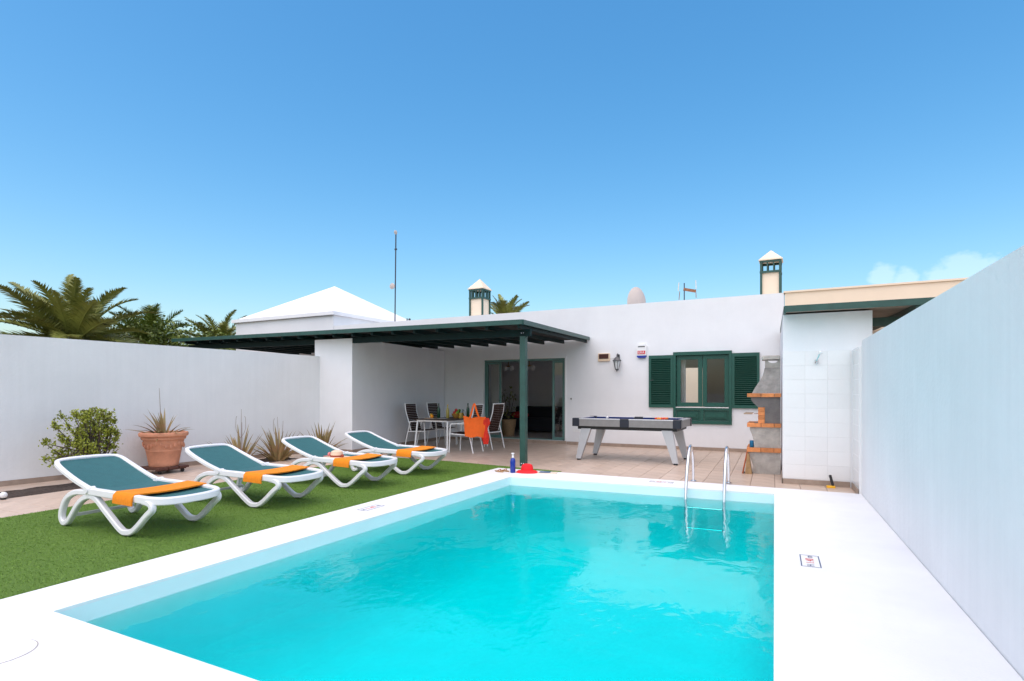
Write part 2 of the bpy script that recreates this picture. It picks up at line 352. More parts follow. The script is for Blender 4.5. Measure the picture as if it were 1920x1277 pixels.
# pool basin
b = MB(); D = -1.1
for i in range(4):
    p, q = POOL[i], POOL[(i + 1) % 4]; b.add([(*p, -.004), (*q, -.004), (*q, D + .5), (*p, D + .5)], [(0, 1, 2, 3)])
def inset(k, d): x, y = POOL[k]; return (x + (d if k in (0, 3) else -d), y + (d if k in (0, 1) else -d))
prevr = [(*p, D + .5) for p in POOL]
for a in range(1, 9):                                       # coved floor edge
    an = a / 8 * math.pi / 2; d_ = .5 * (1 - math.cos(an)); z = D + .5 - .5 * math.sin(an); cur = [(*inset(k, d_), z) for k in range(4)]
    for k in range(4): b.add([prevr[k], prevr[(k + 1) % 4], cur[(k + 1) % 4], cur[k]], [(0, 1, 2, 3)])
    prevr = cur
b.add(prevr, [(0, 1, 2, 3)])
bas = struct(b.build('pool_basin', 'basin'))
bmx = bmesh.new(); bmx.from_mesh(bas.data); bmesh.ops.remove_doubles(bmx, verts=bmx.verts, dist=.0005); bmx.to_mesh(bas.data); bmx.free()
for p in bas.data.polygons: p.use_smooth = True
bas.data.set_sharp_from_angle(angle=R(35))
# water body, just wider than the basin so that its sides stay inside the walls
wv = MB(); e = .012; WP = [(NL[0] - e, NL[1] - e), (NR[0] + e, NR[1] - e), (FR[0] + e, FR[1] + e), (FL[0] - e, FL[1] + e)]
wv.prism(WP, 'z', D - .02, -.115); struct(wv.build('water', 'water'))
# white painted surround of the pool
cp_ = MB(); CO = [(-4.57, -1.5), (1.055, -1.5), (1.055, 8.72), (-4.46, 9.06)]
def coping(mb, z0, z1):
    for i in range(4):
        j = (i + 1) % 4
        o0, o1, i0, i1 = CO[i], CO[j], POOL[i], POOL[j]
        mb.add([(*o0, z1), (*o1, z1), (*i1, z1), (*i0, z1)], [(0, 1, 2, 3)])
        mb.add([(*o0, z0), (*o1, z0), (*o1, z1), (*o0, z1)], [(0, 1, 2, 3)])
        mb.add([(*i0, -.004), (*i1, -.004), (*i1, z1), (*i0, z1)], [(0, 1, 2, 3)])
coping(cp_, -.08, .016); struct(cp_.build('pool_surround', 'coping'))
# artificial lawn
LW = [(-7.57, -1.5), (-4.57, -1.5), (-4.46, 9.06), (-3.32, 9.0), (-3.30, 9.17), (-5.97, 9.63), (-7.52, 9.70)]
lw = MB(); lw.prism(LW, 'z', -.04, .006); lawn = struct(lw.build('lawn', 'turf'))
def in_poly(x, y, poly):
    c = False; n = len(poly)
    for i in range(n):
        (x0, y0), (x1, y1) = poly[i], poly[(i + 1) % n]
        if (y0 > y) != (y1 > y) and x < (x1 - x0) * (y - y0) / (y1 - y0) + x0: c = not c
    return c
rg = random.Random(3); gv = []; gf = []
for i in range(150000):
    x = rg.uniform(-7.57, -3.3); y = rg.uniform(1.2, 9.7)
    if not in_poly(x, y, LW): continue
    a = rg.uniform(0, 6.283); wd = rg.uniform(.003, .0055); hh = rg.uniform(.006, .010); dx, dy = math.cos(a) * wd, math.sin(a) * wd; lx, ly = rg.gauss(0, .008), rg.gauss(0, .008)
    k = len(gv); gv += [(x - dx, y - dy, .004), (x + dx, y + dy, .004), (x + lx, y + ly, .006 + hh)]; gf.append((k, k + 1, k + 2))
me = bpy.data.meshes.new('turf_blades'); me.from_pydata(gv, [], gf)
M['blade'] = mat('turf_blade', (.145, .27, .030), .7, col2=(.13, .24, .027), vscale=1.2); me.materials.append(M['blade'])
tb = bpy.data.objects.new('turf_blades', me); C.objects.link(tb); tb.parent = lawn; tb['kind'] = 'stuff'
# tiled patio: slab and single tiles
ps = MB()
ps.box(-10.9, -7.52, -1.5, 9.7, -.085, -.012); ps.box(-10.9, 1.3, 9.7, 14.35, -.085, -.0121); ps.box(-7.52, 1.3, 8.6, 9.7, -.085, -.0122)
patio = struct(ps.build('patio', 'grout'))
T = .33; BEDS = [(-9.55, -8.89, 2.46, 5.76), (-9.55, -8.89, 7.08, 8.73), (-9.22, -8.56, 9.06, 9.72)]
cells = []
for i in range(-11, 28):
    for j in range(-4, 45):
        x, y = -7.57 + i * T, -.18 + j * T; cx, cy = x + T / 2, y + T / 2
        if x < -10.8 or x > 1.2 or y > 14.3: continue
        if any(bx0 - .01 < cx < bx1 + .01 and by0 - .01 < cy < by1 + .01 for bx0, bx1, by0, by1 in BEDS): continue
        if y < 9.0 and x > -7.6:
            ys = 9.06 - (x + T + 4.46) * .0617 if x > -4.46 else 9.7
            if y + T < ys + .02: continue
        if x > -7.6 and in_poly(cx, cy, LW) and in_poly(x + T, y + T, LW) and in_poly(x, y + T, LW): continue
        if cx < -10.12 + .105 * (cy - 4.3) - .2: continue
        cells.append((x, y))
vis = sorted([c for c in cells if c[1] > .9], key=lambda c: (c[0] ** 2 + c[1] ** 2))
tm = MB().cbox(.003, T - .003, .003, T - .003, -.011, 0, .003).mesh('tile', 'tile')
front = set(vis[:300])
for x, y in vis[:300]:
    link('tile', tm, patio, (x, y, rg.uniform(-.0008, .0008)))
far = MB()
for x, y in cells:
    if (x, y) not in front: far.xf = Matrix.Translation((x, y, 0)); far.cbox(.003, T - .003, .003, T - .003, -.011, 0, .003)
ft = far.build('floor_tiles', 'tile', patio); ft['kind'] = 'stuff'
for k, (x0, x1, y0, y1) in enumerate(BEDS):
    s_ = MB(); n = 14
    vs = [(x0 + (x1 - x0) * i / n, y0 + (y1 - y0) * j / (n * 2), -.008 + (0 if i in (0, n) or j in (0, 2 * n) else rg.uniform(0, .03))) for j in range(2 * n + 1) for i in range(n + 1)]
    s_.add(vs, [(j * (n + 1) + i, j * (n + 1) + i + 1, (j + 1) * (n + 1) + i + 1, (j + 1) * (n + 1) + i) for j in range(2 * n) for i in range(n)])
    o = s_.build('flower_bed', 'soil'); struct(o)

# ---------------------------------------------------------------- boundary walls
def lw_x(y): return -10.12 + .105 * (y - 4.3)
t = thing('boundary_wall', 'long white plastered garden wall behind the sun loungers and aloes', 'wall', (lw_x(-3), -3, 0), -math.atan(.105))
LL = math.hypot(13, 13 * .105)
m = MB(); m.box(-.22, 0, 0, LL, -.08, 2.2); m.build('wall', 'plaster_r', t)
m = MB(); m.box(0.002, .014, 0, LL - .004, -.01, .078); m.build('baseboard', 'base', t)
t = thing('boundary_wall', 'plain white garden wall running beside the pool surround', 'wall', (1.06, -4, 0))
m = MB(); m.box(0, .24, 0, 12.70, -.08, 2.04); m.build('wall', 'plaster_r', t)
m = MB(); m.box(-.03, .24, 12.703, 13.378, -.08, 1.965); rt = m.build('tiled_return', 'wgrout', t)
wt = MB().cbox(.002, .298, .002, .198, 0, .008, .001).mesh('wall_tile', 'wtile')
for i in range(2):
    for j in range(9): link('wall_tile', wt, rt, (-.0228, 13.036 + i * .325, .085 + j * .207), Euler((R(90), 0, R(-90))).to_matrix().to_euler(), (1.09, 1.048, 1))
m = MB(); m.box(-.048, -.0395, 12.70, 13.36, .0, .078); m.build('baseboard', 'base', t)
# party wall with the shower
t = thing('party_wall', 'white block wall with tiled shower face beside the barbecue', 'wall', (.13, 9.38, 0))
m = MB(); m.box(0, 1.14, 0, 4.42, -.08, 2.52); pw = m.build('wall', 'plaster', t)
m = MB(); m.box(-.002, .868, -.006, -.001, .0, 1.965); m.build('tile_bed', 'wgrout', pw)
for i in range(3):
    for j in range(9): link('wall_tile', wt, pw, (.002 + i * .29, -.0012, .083 + j * .209), (R(90), 0, 0), (.976, 1.058, 1))
m = MB(); m.box(-.01, .866, -.02, -.0065, .0, .076); m.box(-.016, -.001, -.02, 4.3, .0, .076); m.build('baseboard', 'base', t)
# left party wall
t = thing('party_wall', 'white block wall closing the covered terrace behind the dining table', 'wall', (0, 0, 0))
pl = [(-9.67, 10.0), (-8.57, 10.0), (-8.80, 14.28), (-9.9, 14.28)]
m = MB(); m.prism(pl, 'z', -.08, 2.58); m.build('wall', 'plaster', t)
m = MB(); m.hexa([(-8.568, 10.0, 0), (-8.556, 10.0, 0), (-8.784, 14.25, 0), (-8.796, 14.25, 0)], [(-8.568, 10.0, .078), (-8.556, 10.0, .078), (-8.784, 14.25, .078), (-8.796, 14.25, .078)])
m.box(-9.48, -8.558, 9.986, 9.998, 0, .078); m.build('baseboard', 'base', t)

# ================================================================ HOUSE
HA = R(-2.6); HO = (-4.98, 14.12, 0)
house = thing('house', 'white single-storey house with green shuttered window and sliding terrace door', 'house', HO, HA)
DOOR = (-2.49, -.01, .09, 2.28); WIN = (2.86, 4.06, 1.02, 2.25)
m = MB(); wall_open(m, -8.22, 5.2, -.08, 3.57, 0, .25, [DOOR, WIN]); m.build('wall', 'plaster', house)
m = MB(); m.box(-8.2, 5.18, .27, 5.0, 3.28, 3.36)
m.box(-8.2, -8.0, .26, 5.0, -.08, 3.275); m.box(5.0, 5.18, .26, 4.79, -.08, 3.275)
wall_open(m, -7.99, 4.99, -.08, 3.274, 4.8, 4.99, [(2.18, 2.78, .0, 2.16), (-1.2, 1.6, .9, 2.2)]); m.build('rear_walls', 'plaster', house)  # wide living-room opening is added, out of view, to brighten the interior
for xp in (-4.6, 1.9): m = MB(); m.box(xp, xp + .1, .255, 4.79, .0, 3.27); m.build('partition', 'room', house)
m = MB(); wall_open(m, -4.49, 1.89, .09, 2.65, 4.74, 4.79, [(-1.2, 1.6, .9, 2.2)]); m.box(-4.49, 1.89, .255, 4.735, 2.655, 2.70); m.box(2.01, 4.98, .255, 4.78, 2.6, 2.65); m.build('room_lining', 'room', house)  # lining repeats the added rear opening that lets daylight in
m = MB(); m.box(-4.49, 1.89, .02, 4.735, .0, .085); m.box(2.01, 4.98, .255, 4.78, 0, .085); m.build('room_floor', 'roomfloor', house)
for xa, xb in ((-3.86, -2.56), (.04, 5.1)): m = MB(); m.box(xa, xb, -.014, -.002, 0, .078); m.build('baseboard', 'base', house)
m = MB(); m.box(-2.55, .03, -.03, .02, .0, .088); m.build('door_step', 'base', house)
# white reveal strip round the door
m = MB(); m.box(-2.53, -2.492, -.012, .0, .09, 2.32); m.box(-.008, .03, -.012, 0, .0, 2.32); m.box(-2.49, -.01, -.012, 0, 2.282, 2.32); m.build('door_trim', 'white', house)
# sliding door
def framed(name, x0, x1, z0, z1, y, fw, parent, mt, gmat='glass', d=.045):
    f = MB(); f.box(x0, x1, y, y + d, z0, z0 + fw); f.box(x0, x1, y, y + d, z1 - fw, z1); f.box(x0, x0 + fw, y + .001, y + d - .001, z0 + fw, z1 - fw); f.box(x1 - fw, x1, y + .001, y + d - .001, z0 + fw, z1 - fw)
    fo = f.build(name, mt, parent); p = MB(); p.box(x0 + fw - .004, x1 - fw + .004, y + d * .4, y + d * .6, z0 + fw - .004, z1 - fw + .004); p.build('pane', gmat, fo); return fo
m = MB(); m.box(-2.488, -.012, .06, .2, 2.225, 2.279); m.box(-2.488, -2.45, .06, .2, .092, 2.223); m.box(-.05, -.012, .06, .2, .092, 2.223); m.box(-2.41, -.09, .07, .19, .0905, .11)
sdoor = m.build('sliding_door', 'greenframe', house)
framed('door_leaf', -2.445, -1.97, .115, 2.215, .075, .055, sdoor, 'greenframe')
framed('door_leaf', -.40, -.055, .115, 2.215, .075, .055, sdoor, 'greenframe')
# curtain behind the left leaf
m = MB(); n = 40; vs = []
for i in range(n + 1):
    x = -2.42 + .26 * i / n; y = .30 + .025 * math.sin(i * 1.7) + .01 * math.sin(i * .6); vs += [(x, y, .12), (x, y, 2.2)]
m.add(vs, [(2 * i, 2 * i + 2, 2 * i + 3, 2 * i + 1) for i in range(n)]); cu_ = m.build('curtain', 'curtain', None, True); cu_.location = HO; cu_.rotation_euler = (0, 0, HA); tag(cu_, 'pale curtain hanging behind the sliding door glass', 'curtain')
# window
win = MB(); fw = .07
win.box(2.80, 4.12, -.05, .10, 2.25, 2.33); win.box(2.80, 2.86, -.05, .10, .62, 2.25); win.box(4.06, 4.12, -.05, .10, .62, 2.25); win.box(2.86, 4.06, -.048, -.004, .62, .70); win.box(2.86, 4.06, -.046, -.004, .945, 1.0)
win.box(3.43, 3.50, -.044, -.004, .70, .945)
win = win.build('window', 'green2', house)
for x0, x1 in ((2.87, 3.46), (3.47, 4.05)): framed('sash', x0, x1, 1.03, 2.245, .02, .095, win, 'green2')
m = MB(); m.box(2.865, 4.055, -.055, .06, 1.002, 1.02); m.build('sill', 'white', win)
for x0, x1 in ((2.865, 3.425), (3.505, 4.055)):
    m = MB(); m.box(x0, x1, -.012, -.004, .705, .94); m.box(x0 + .05, x1 - .05, -.030, -.012, .745, .90); m.box(x0 + .09, x1 - .09, -.046, -.030, .778, .867); m.build('panel', 'green2', win)
slat = MB(); slat.bar((-.235, 0, 0), (.235, 0, 0), .05, .009); slat.xf = None
slm = slat.mesh('slat', 'green2')
for x0, x1 in ((2.215, 2.795), (4.125, 4.705)):
    s_ = MB(); s_.box(x0, x1, -.05, -.012, 1.0, 1.075); s_.box(x0, x1, -.05, -.012, 2.19, 2.265); s_.box(x0, x0 + .055, -.051, -.011, 1.075, 2.19); s_.box(x1 - .055, x1, -.051, -.011, 1.075, 2.19)
    sh = s_.build('shutter', 'green2', house)
    for k in range(25): link('slat', slm, sh, ((x0 + x1) / 2, -.03, 1.10 + k * .0445), (R(-42), 0, 0))
    m = MB(); m.box(x0 + .002, x1 - .002, -.010, -.004, 1.002, 2.263); m.build('back_board', 'green2', sh)
m = MB(); m.bar((2.235, -.06, 1.63), (2.235, -.06, 1.72), .02, .02); m.bar((2.235, -.065, 1.66), (2.34, -.075, 1.67), .012, .012); m.build('shutter_latch', 'lampblack', house)

m = MB(); n = 16; vs = []
for i in range(n + 1): x = 2.90 + .13 * i / n; y = .30 + .018 * math.sin(i * 1.9); vs += [(x, y, 1.0), (x, y, 2.3)]
m.add(vs, [(2 * i, 2 * i + 2, 2 * i + 3, 2 * i + 1) for i in range(n)]); wc = m.build('curtain', 'white', None, True); wc.location = HO; wc.rotation_euler = (0, 0, HA); tag(wc, 'narrow white curtain behind the shuttered window', 'curtain')
# chimneys on the roof
def chimney(parent, s, d, z0, wdt, z1, z2, z3, nbar):
    h = wdt / 2; c = MB(); c.box(s - h, s + h, d - h, d + h, z0, z1); ch = c.build('chimney', 'cream', parent)
    f = MB(); b2 = h + .018
    for sx in (-1, 1):
        for sy in (-1, 1): f.box(s + sx * b2 - .025, s + sx * b2 + .025, d + sy * b2 - .025, d + sy * b2 + .025, z0, z2)
    for z in (z1 - .03, z2 - .045):
        o_ = h + .05
        f.box(s - o_, s + o_, d - o_, d - h + .001, z, z + .05); f.box(s - o_, s + o_, d + h - .001, d + o_, z, z + .05); f.box(s - o_, s - h + .001, d - h, d + h, z + .001, z + .049); f.box(s + h - .001, s + o_, d - h, d + h, z + .001, z + .049)
    for k in range(1, nbar):
        q = -b2 + 2 * b2 * k / nbar
        for sy in (-1, 1):
            f.box(s + q - .016, s + q + .016, d + sy * b2 - .014, d + sy * b2 + .014, z1 + .02, z2 - .045); f.box(s + sy * b2 - .014, s + sy * b2 + .014, d + q - .016, d + q + .016, z1 + .02, z2 - .045)
    f.build('frame', 'green', ch)
    o_ = h + .075; p = MB(); p.box(s - o_, s + o_, d - o_, d + o_, z2 + .006, z2 + .035)
    p.add([(s - o_ + .01, d - o_ + .01, z2 + .035), (s + o_ - .01, d - o_ + .01, z2 + .035), (s + o_ - .01, d + o_ - .01, z2 + .035), (s - o_ + .01, d + o_ - .01, z2 + .035), (s, d, z3)], [(0, 1, 4), (1, 2, 4), (2, 3, 4), (3, 0, 4)]); p.build('cap', 'cream', ch)
chimney(house, -3.80, 2.0, 3.36, .43, 4.42, 4.70, 5.07, 4)
chimney(house, 4.84, 2.0, 3.36, .40, 4.42, 4.70, 5.0, 3)

# neighbour on the left: block with pyramid roof
nb = thing('neighbour_house', 'white neighbouring block with a low pyramid roof', 'house', HO, HA)
m = MB(); m.box(-13.1, -8.24, .004, 5.0, -.08, 3.93); m.build('wall', 'plaster', nb)
m = MB(); m.box(-13.22, -8.14, -.10, 5.1, 3.935, 4.05); m.build('cornice', 'roofwhite', nb)
m = MB(); a = [(-13.1, .0, 4.055), (-8.26, .0, 4.055), (-8.26, 5.0, 4.055), (-13.1, 5.0, 4.055), (-10.66, 2.5, 5.51)]
m.add(a, [(0, 1, 4), (1, 2, 4), (2, 3, 4), (3, 0, 4), (3, 2, 1, 0)]); m.build('roof', 'roofwhite', nb)
# neighbour on the right: cream
nb2 = thing('neighbour_house', 'cream neighbouring house beyond the tiled shower wall', 'house', HO, HA)
m = MB(); m.box(5.215, 12, .003, 5.0, -.08, 3.56); m.build('wall', 'cream', nb2)
m = MB(); m.box(5.19, 12.05, -.03, .3, 3.562, 3.60); m.build('parapet_cap', 'cream', nb2)
# cream wall behind the house seen through the bedroom
cw = thing('courtyard_wall', 'cream wall seen through the window beyond the house', 'wall', HO, HA)
m = MB(); m.box(-1, 5.1, 8.6, 8.8, -.08, 2.9); m.build('wall', 'cream', cw)

# ================================================================ PERGOLAS
pg = thing('pergola', 'dark green timber pergola roofing the terrace over the dining table', 'pergola', (0, 0, 0))
def by(x): return 9.6 + (x + 4.2) * -.1023             # beam line
def bz(x): return 2.40 + (x + 4.2) * -.0166
m = MB(); m.bar((-4.05, by(-4.05), bz(-4.05) + .06), (-15.0, by(-15.0), bz(-15.0) + .06), .08, .125); m.build('beam', 'greendark', pg)
m = MB(); m.box(-4.255, -4.145, 9.545, 9.655, 0, 2.40); post = m.build('post', 'green', pg)
for x in (-4.22, -4.18):
    for z in (.05, 2.46): m = MB(); m.lathe([(.009, 0), (.009, .008), (.001, .012)], 8); m.v = [(x + v[0], 9.545 - v[2], z + v[1]) for v in m.v]; m.build('bolt', 'steel', post)
m = MB(); m.prism([(-4.145, 2.36), (-4.06, 2.50), (-4.145, 2.50)], 'y', 9.57, 9.63); m.build('bracket', 'green', post)
def house_pt(s, d): return (HO[0] + s * math.cos(HA) - d * math.sin(HA), HO[1] + s * math.sin(HA) + d * math.cos(HA))
def roof_z(x, y):                                         # underside of roof boards
    f = (y - by(x)) / max(.1, (14.3 - by(x))); zf = bz(x) + .125 + .075
    return zf + f * (2.74 - zf)
nr = 19
for k in range(nr):
    x = -4.22 - k * .575; y0 = by(x) - .40; xe = -4.45 - k * .575; ye = HO[1] - .01 + (xe - HO[0]) * math.tan(HA)
    if k == 0: x = -4.12; xe = -4.40
    m = MB(); z0, z1 = roof_z(x, y0), roof_z(xe, ye)
    m.bar((x, y0, z0 - .042), (xe, ye - .005, z1 - .042), .05, .08); m.build('rafter', 'greendark', pg)
def sheet(mb, A, B, Cc, Dd, th):
    mb.hexa([A, B, Cc, Dd], [(p[0], p[1], p[2] + th) for p in (A, B, Cc, Dd)])
XR, XL = -4.03, -15.1
def yfe(x): return by(x) - .45
def ywall(x): return HO[1] - .012 + (x - HO[0]) * math.tan(HA)
for k in range(9):                                        # roof boards laid across the rafters
    f0, f1 = k / 9, (k + 1) / 9 - .004; m = MB(); P = []
    for xa in (XR, XL):
        xb = xa - .30 if xa == XR else xa
        for f in (f0, f1):
            x = xa + (xb - xa) * f; y = yfe(xa) + (ywall(xb) - yfe(xa)) * f; P.append((x, y, roof_z(x, y)))
    sheet(m, P[0], P[2], P[3], P[1], .022); m.build('roof_board', 'roofboard', pg)
m = MB(); zr, zl = roof_z(XR, yfe(XR)), roof_z(XL, yfe(XL))
m.bar((XR + .02, yfe(XR) - .017, zr + .022), (XL, yfe(XL) - .017, zl + .022), .03, .085); m.build('fascia', 'green', pg)
xe = XR - .30; m = MB(); m.bar((XR + .018, yfe(XR) + .0, zr + .022), (xe + .018, ywall(xe) - .004, roof_z(xe, ywall(xe)) + .022), .03, .085); m.build('fascia', 'green', pg)
# neighbour's pergola on the right
pg2 = thing('pergola', 'green edged pergola with pale boards behind the boundary wall', 'pergola', (0, 0, 0))
def r2(y): return 2.535 + (y - 9.05) * .036
m = MB(); sheet(m, (.17, 9.06, r2(9.06)), (6, 9.06, r2(9.06)), (6, 13.6, r2(13.6)), (.17, 13.8, r2(13.8)), .022); m.build('roof_board', 'woodboard', pg2)
m = MB(); m.box(.15, 6, 9.03, 9.058, 2.515, 2.605); m.build('fascia', 'green', pg2)
m = MB(); m.bar((.15, 9.06, r2(9.06) + .02), (.15, 13.8, r2(13.8) + .02), .028, .095); m.build('fascia', 'green', pg2)
for k in range(6):
    x = 1.75 + k * .75; m = MB(); m.bar((x, 9.07, r2(9.07) - .055), (x, 13.6, r2(13.6) - .055), .06, .10); m.build('rafter', 'green', pg2)
m = MB(); m.box(1.28, 6, 9.75, 9.85, 2.33, 2.455); m.build('beam', 'green', pg2)

# ================================================================ WALL FITTINGS (house frame)
def hthing(name, label, cat, s, d, z):
    p = house_pt(s, d); return thing(name, label, cat, (p[0], p[1], z), HA)
t = hthing('wall_lamp', 'black iron lantern on the white facade beside the meter box', 'lamp', 1.445, 0, 1.86)
m = MB(); m.box(-.03, .03, -.02, -.002, .30, .46); m.tube(smooth_path([(0, -.015, .44), (0, -.08, .47), (0, -.14, .45), (0, -.15, .40)], 4), .012); m.build('bracket', 'lampblack', t)
m = MB(); m.lathe([(.012, .40), (.05, .375), (.10, .315), (.115, .30), (.115, .29)], 8, (0, -.15, 0)); m.build('cap', 'lampblack', t)
m = MB(); m.lathe([(.045, .09), (.085, .288)], 6, (0, -.15, 0)); m.build('glass', 'frost', t)
m = MB()
for k in range(6):
    a = k * math.pi / 3; m.bar((math.cos(a) * .047, -.15 + math.sin(a) * .047, .09), (math.cos(a) * .088, -.15 + math.sin(a) * .088, .29), .01, .01)
m.lathe([(.004, .02), (.02, .05), (.05, .08), (.05, .092)], 8, (0, -.15, 0)); m.build('cage', 'lampblack', t)
t = hthing('meter_box', 'small beige meter box with smoked cover on the facade', 'box', 1.07, 0, 2.16)
m = MB(); m.cbox(-.155, .155, -.2, 0, -.0, .05, .008); m.v = [(v[0], -v[2] - .002, v[1] + .2) for v in m.v]; m.build('case', 'beigebox', t)
m = MB(); m.box(-.125, .125, -.06, -.0525, .06, .18); m.build('cover', 'dkpanel', t)
m = MB(); m.tube([(.155, -.01, .08), (.36, -.01, .075)], .006); m.build('cable', 'white', t)
t = hthing('alarm_box', 'white alarm siren box with red ERA plate and blue base', 'alarm', 2.04, 0, 2.215)
m = MB(); m.prism([(-.115, .06), (.115, .06), (.125, .28), (.10, .33), (-.10, .33), (-.125, .28)], 'y', -.07, -.002); m.build('case', 'white', t)
m = MB(); m.prism([(-.08, 0), (.08, 0), (.115, .03), (.115, .058), (-.115, .058), (-.115, .03)], 'y', -.068, -.002); m.build('base', 'blue', t)
m = MB(); m.box(-.095, .095, -.076, -.0715, .09, .175); pl_ = m.build('plate', 'red', t)
link('lettering', text_mesh('ERA', .085, 'signwhite'), pl_, (0, -.079, .132), (R(90), 0, 0))
m = MB(); m.box(-.085, .085, -.075, -.0715, .265, .29); m.build('louvre', 'lampblack', t)
t = hthing('light_switch', 'white light switch plate beside the terrace door', 'switch', .17, 0, 1.16)
m = MB(); m.box(-.04, .04, -.012, -.002, 0, .08); m.build('plate', 'white', t); m = MB(); m.box(-.022, .022, -.018, -.0125, .018, .062); m.build('rocker', 'silver', t)
t = hthing('socket', 'white double socket plate low on the facade by the pool table', 'socket', .33, 0, .33)
m = MB(); m.box(-.11, .03, -.012, -.002, 0, .08); m.box(.05, .12, -.012, -.002, 0, .08); m.build('plate', 'white', t)
# shower head on the tiles
t = thing('shower_head', 'small chrome shower head on the white tiled wall', 'shower', (.57, 9.366, 1.80))
m = MB(); m.tube([(0, 0, .02), (.0, -.05, .02), (.03, -.07, .09), (.035, -.09, .12)], .009); m.lathe([(.02, -.02), (.024, .0), (.024, .03), (.012, .04)], 12, (0, -.03, 0)); m.build('arm', 'steel', t, True)
m = MB(); m.ball((.045, -.10, .135), .028); m.build('head', 'white', t, True)

# roof equipment
t = hthing('antenna_mast', 'tall thin dark mast with small white discs above the roof', 'mast', -7.25, 2.0, 3.36)
m = MB(); m.tube([(-.05, 0, 0), (0, 0, 3.62)], .022, 8); m.build('pole', 'mast', t)
m = MB(); m.lathe([(.001, 0), (.07, .02), (.075, .05), (.02, .09)], 12); m.v = [(v[2] + .0, v[0] - .06, v[1] + 3.66) for v in m.v]; m.build('dish', 'dishm', t, True)
m = MB(); m.lathe([(.001, 0), (.10, .03), (.11, .06), (.03, .10)], 14); m.v = [(v[0] - .10, -.03 - v[2], v[1] + 1.77) for v in m.v]; m.build('dish', 'dishm', t, True)
m = MB(); m.bar((-.05, 0, 3.08), (.04, 0, 3.08), .04, .05); m.build('clamp', 'mast', t)
t = hthing('satellite_dish', 'beige satellite dish standing behind the white parapet', 'dish', 1.53, 1.5, 3.36)
m = MB(); vs = []; n = 24
prof = [(.001, .10), (.2, .07), (.36, .01), (.44, -.06)]
m.lathe(prof, n); m.lathe([(.44, -.06), (.445, -.045), (.37, .03), (.2, .09), (.001, .12)], n)
rm = Euler((R(90), 0, R(55))).to_matrix(); m.v = [tuple(rm @ Vector((v[0] * .72, v[1], v[2])) + Vector((0, 0, .47))) for v in m.v]; m.build('reflector', 'dishm', t, True)
m = MB(); m.tube([(0.05, .05, 0), (.05, .05, .5)], .025); m.build('stand', 'dishm', t)
t = hthing('tv_antenna', 'rusty television aerial with paddle elements on the parapet', 'antenna', 2.775, 1.5, 3.36)
m = MB(); m.tube([(0, 0, 0), (0, 0, .9)], .014); m.build('pole', 'mast', t)
m = MB(); m.bar((-.02, 0, .74), (.27, .1, .68), .05, .07); m.build('boom', 'rust', t)
for x, z, mt in ((-.16, .82, 'cream'), (-.14, .58, 'rust'), (.30, .84, 'cream'), (.30, .60, 'rust')):
    m = MB(); m.bar((x, .02, z - .11), (x + (.02 if x < 0 else -.01), .02, z + .11), .035, .012); m.build('element', mt, t)
t = hthing('roof_pipe', 'small dark pipe fitting poking above the parapet', 'pipe', -5.9, .9, 3.36)
m = MB(); m.tube([(0, 0, 0), (0, 0, .42)], .02); m.bar((-.08, 0, .335), (.3, 0, .335), .03, .03); m.ball((.1, 0, .38), .04); m.build('pipe', 'mast', t)

# ================================================================ ROOM THINGS
def rthing(name, label, cat, s, d, z=.086): return hthing(name, label, cat, s, d, z)
t = rthing('sofa', 'dark sofa inside the room behind the glass door', 'sofa', -2.25, 3.1)
m = MB(); m.cbox(-.95, 1.0, -.45, .45, .05, .45, .04); m.build('seat', 'sofa', t); m = MB(); m.cbox(-.95, 1.0, .25, .5, .45, .82, .05); m.build('backrest', 'sofa', t)
for xa, xb in ((-1.15, -.955), (1.005, 1.2)): m = MB(); m.cbox(xa, xb, -.45, .5, .05, .62, .04); m.build('armrest', 'sofa', t)
cq = rthing('cushion', 'red cushion lying on the dark sofa', 'cushion', -2.76, 2.85, .50); m = MB(); m.ball((0, 0, .12), .3, 12, 1.1, .6, .45); m.build('cushion_body', 'cushion', cq, True)
t = rthing('house_plant', 'leafy house plant in a wicker basket inside the terrace door', 'plant', -2.22, 1.0)
m = MB(); m.lathe([(.17, 0), (.24, .48), (.22, .48), (.20, .42), (.001, .42)], 18); m.build('basket', 'basket', t, True)
m = MB(); rp_ = random.Random(5)
for k in range(150):
    a = rp_.uniform(0, 6.28); r = rp_.uniform(.02, .36); z = .55 + rp_.uniform(0, .95) * (1 - r * .9); p = Vector((math.cos(a) * r, math.sin(a) * r, z)); d = Vector((rp_.gauss(0, 1), rp_.gauss(0, 1), rp_.gauss(0, .6))).normalized() * .09; q = d.cross(Vector((0, 0, 1))).normalized() * .03
    m.add([p, p + d * .5 + q, p + d, p + d * .5 - q], [(0, 1, 2, 3)])
m.build('foliage', 'palm', t)
m = MB()
for k in range(7): a = k * .9; m.tube([(0, 0, .42), (math.cos(a) * .1, math.sin(a) * .1, .8), (math.cos(a) * .22, math.sin(a) * .22, 1.25)], .008, 5)
m.build('stem', 'bark', t)
t = rthing('table_lamp', 'dark shaded table lamp on a side table inside the room', 'lamp', -1.05, 3.9)
m = MB(); m.lathe([(.2, 0), (.2, .03), (.03, .05), (.03, .55), (.22, .56), (.22, .60)], 16); m.build('side_table', 'basket', t); m = MB(); m.lathe([(.06, .605), (.10, .68), (.10, .82), (.03, .9), (.02, .98)], 14); m.build('lamp_base', 'bowl', t, True); m = MB(); m.lathe([(.20, .98), (.11, 1.28)], 18); m.build('lamp_shade', 'sofa', t)
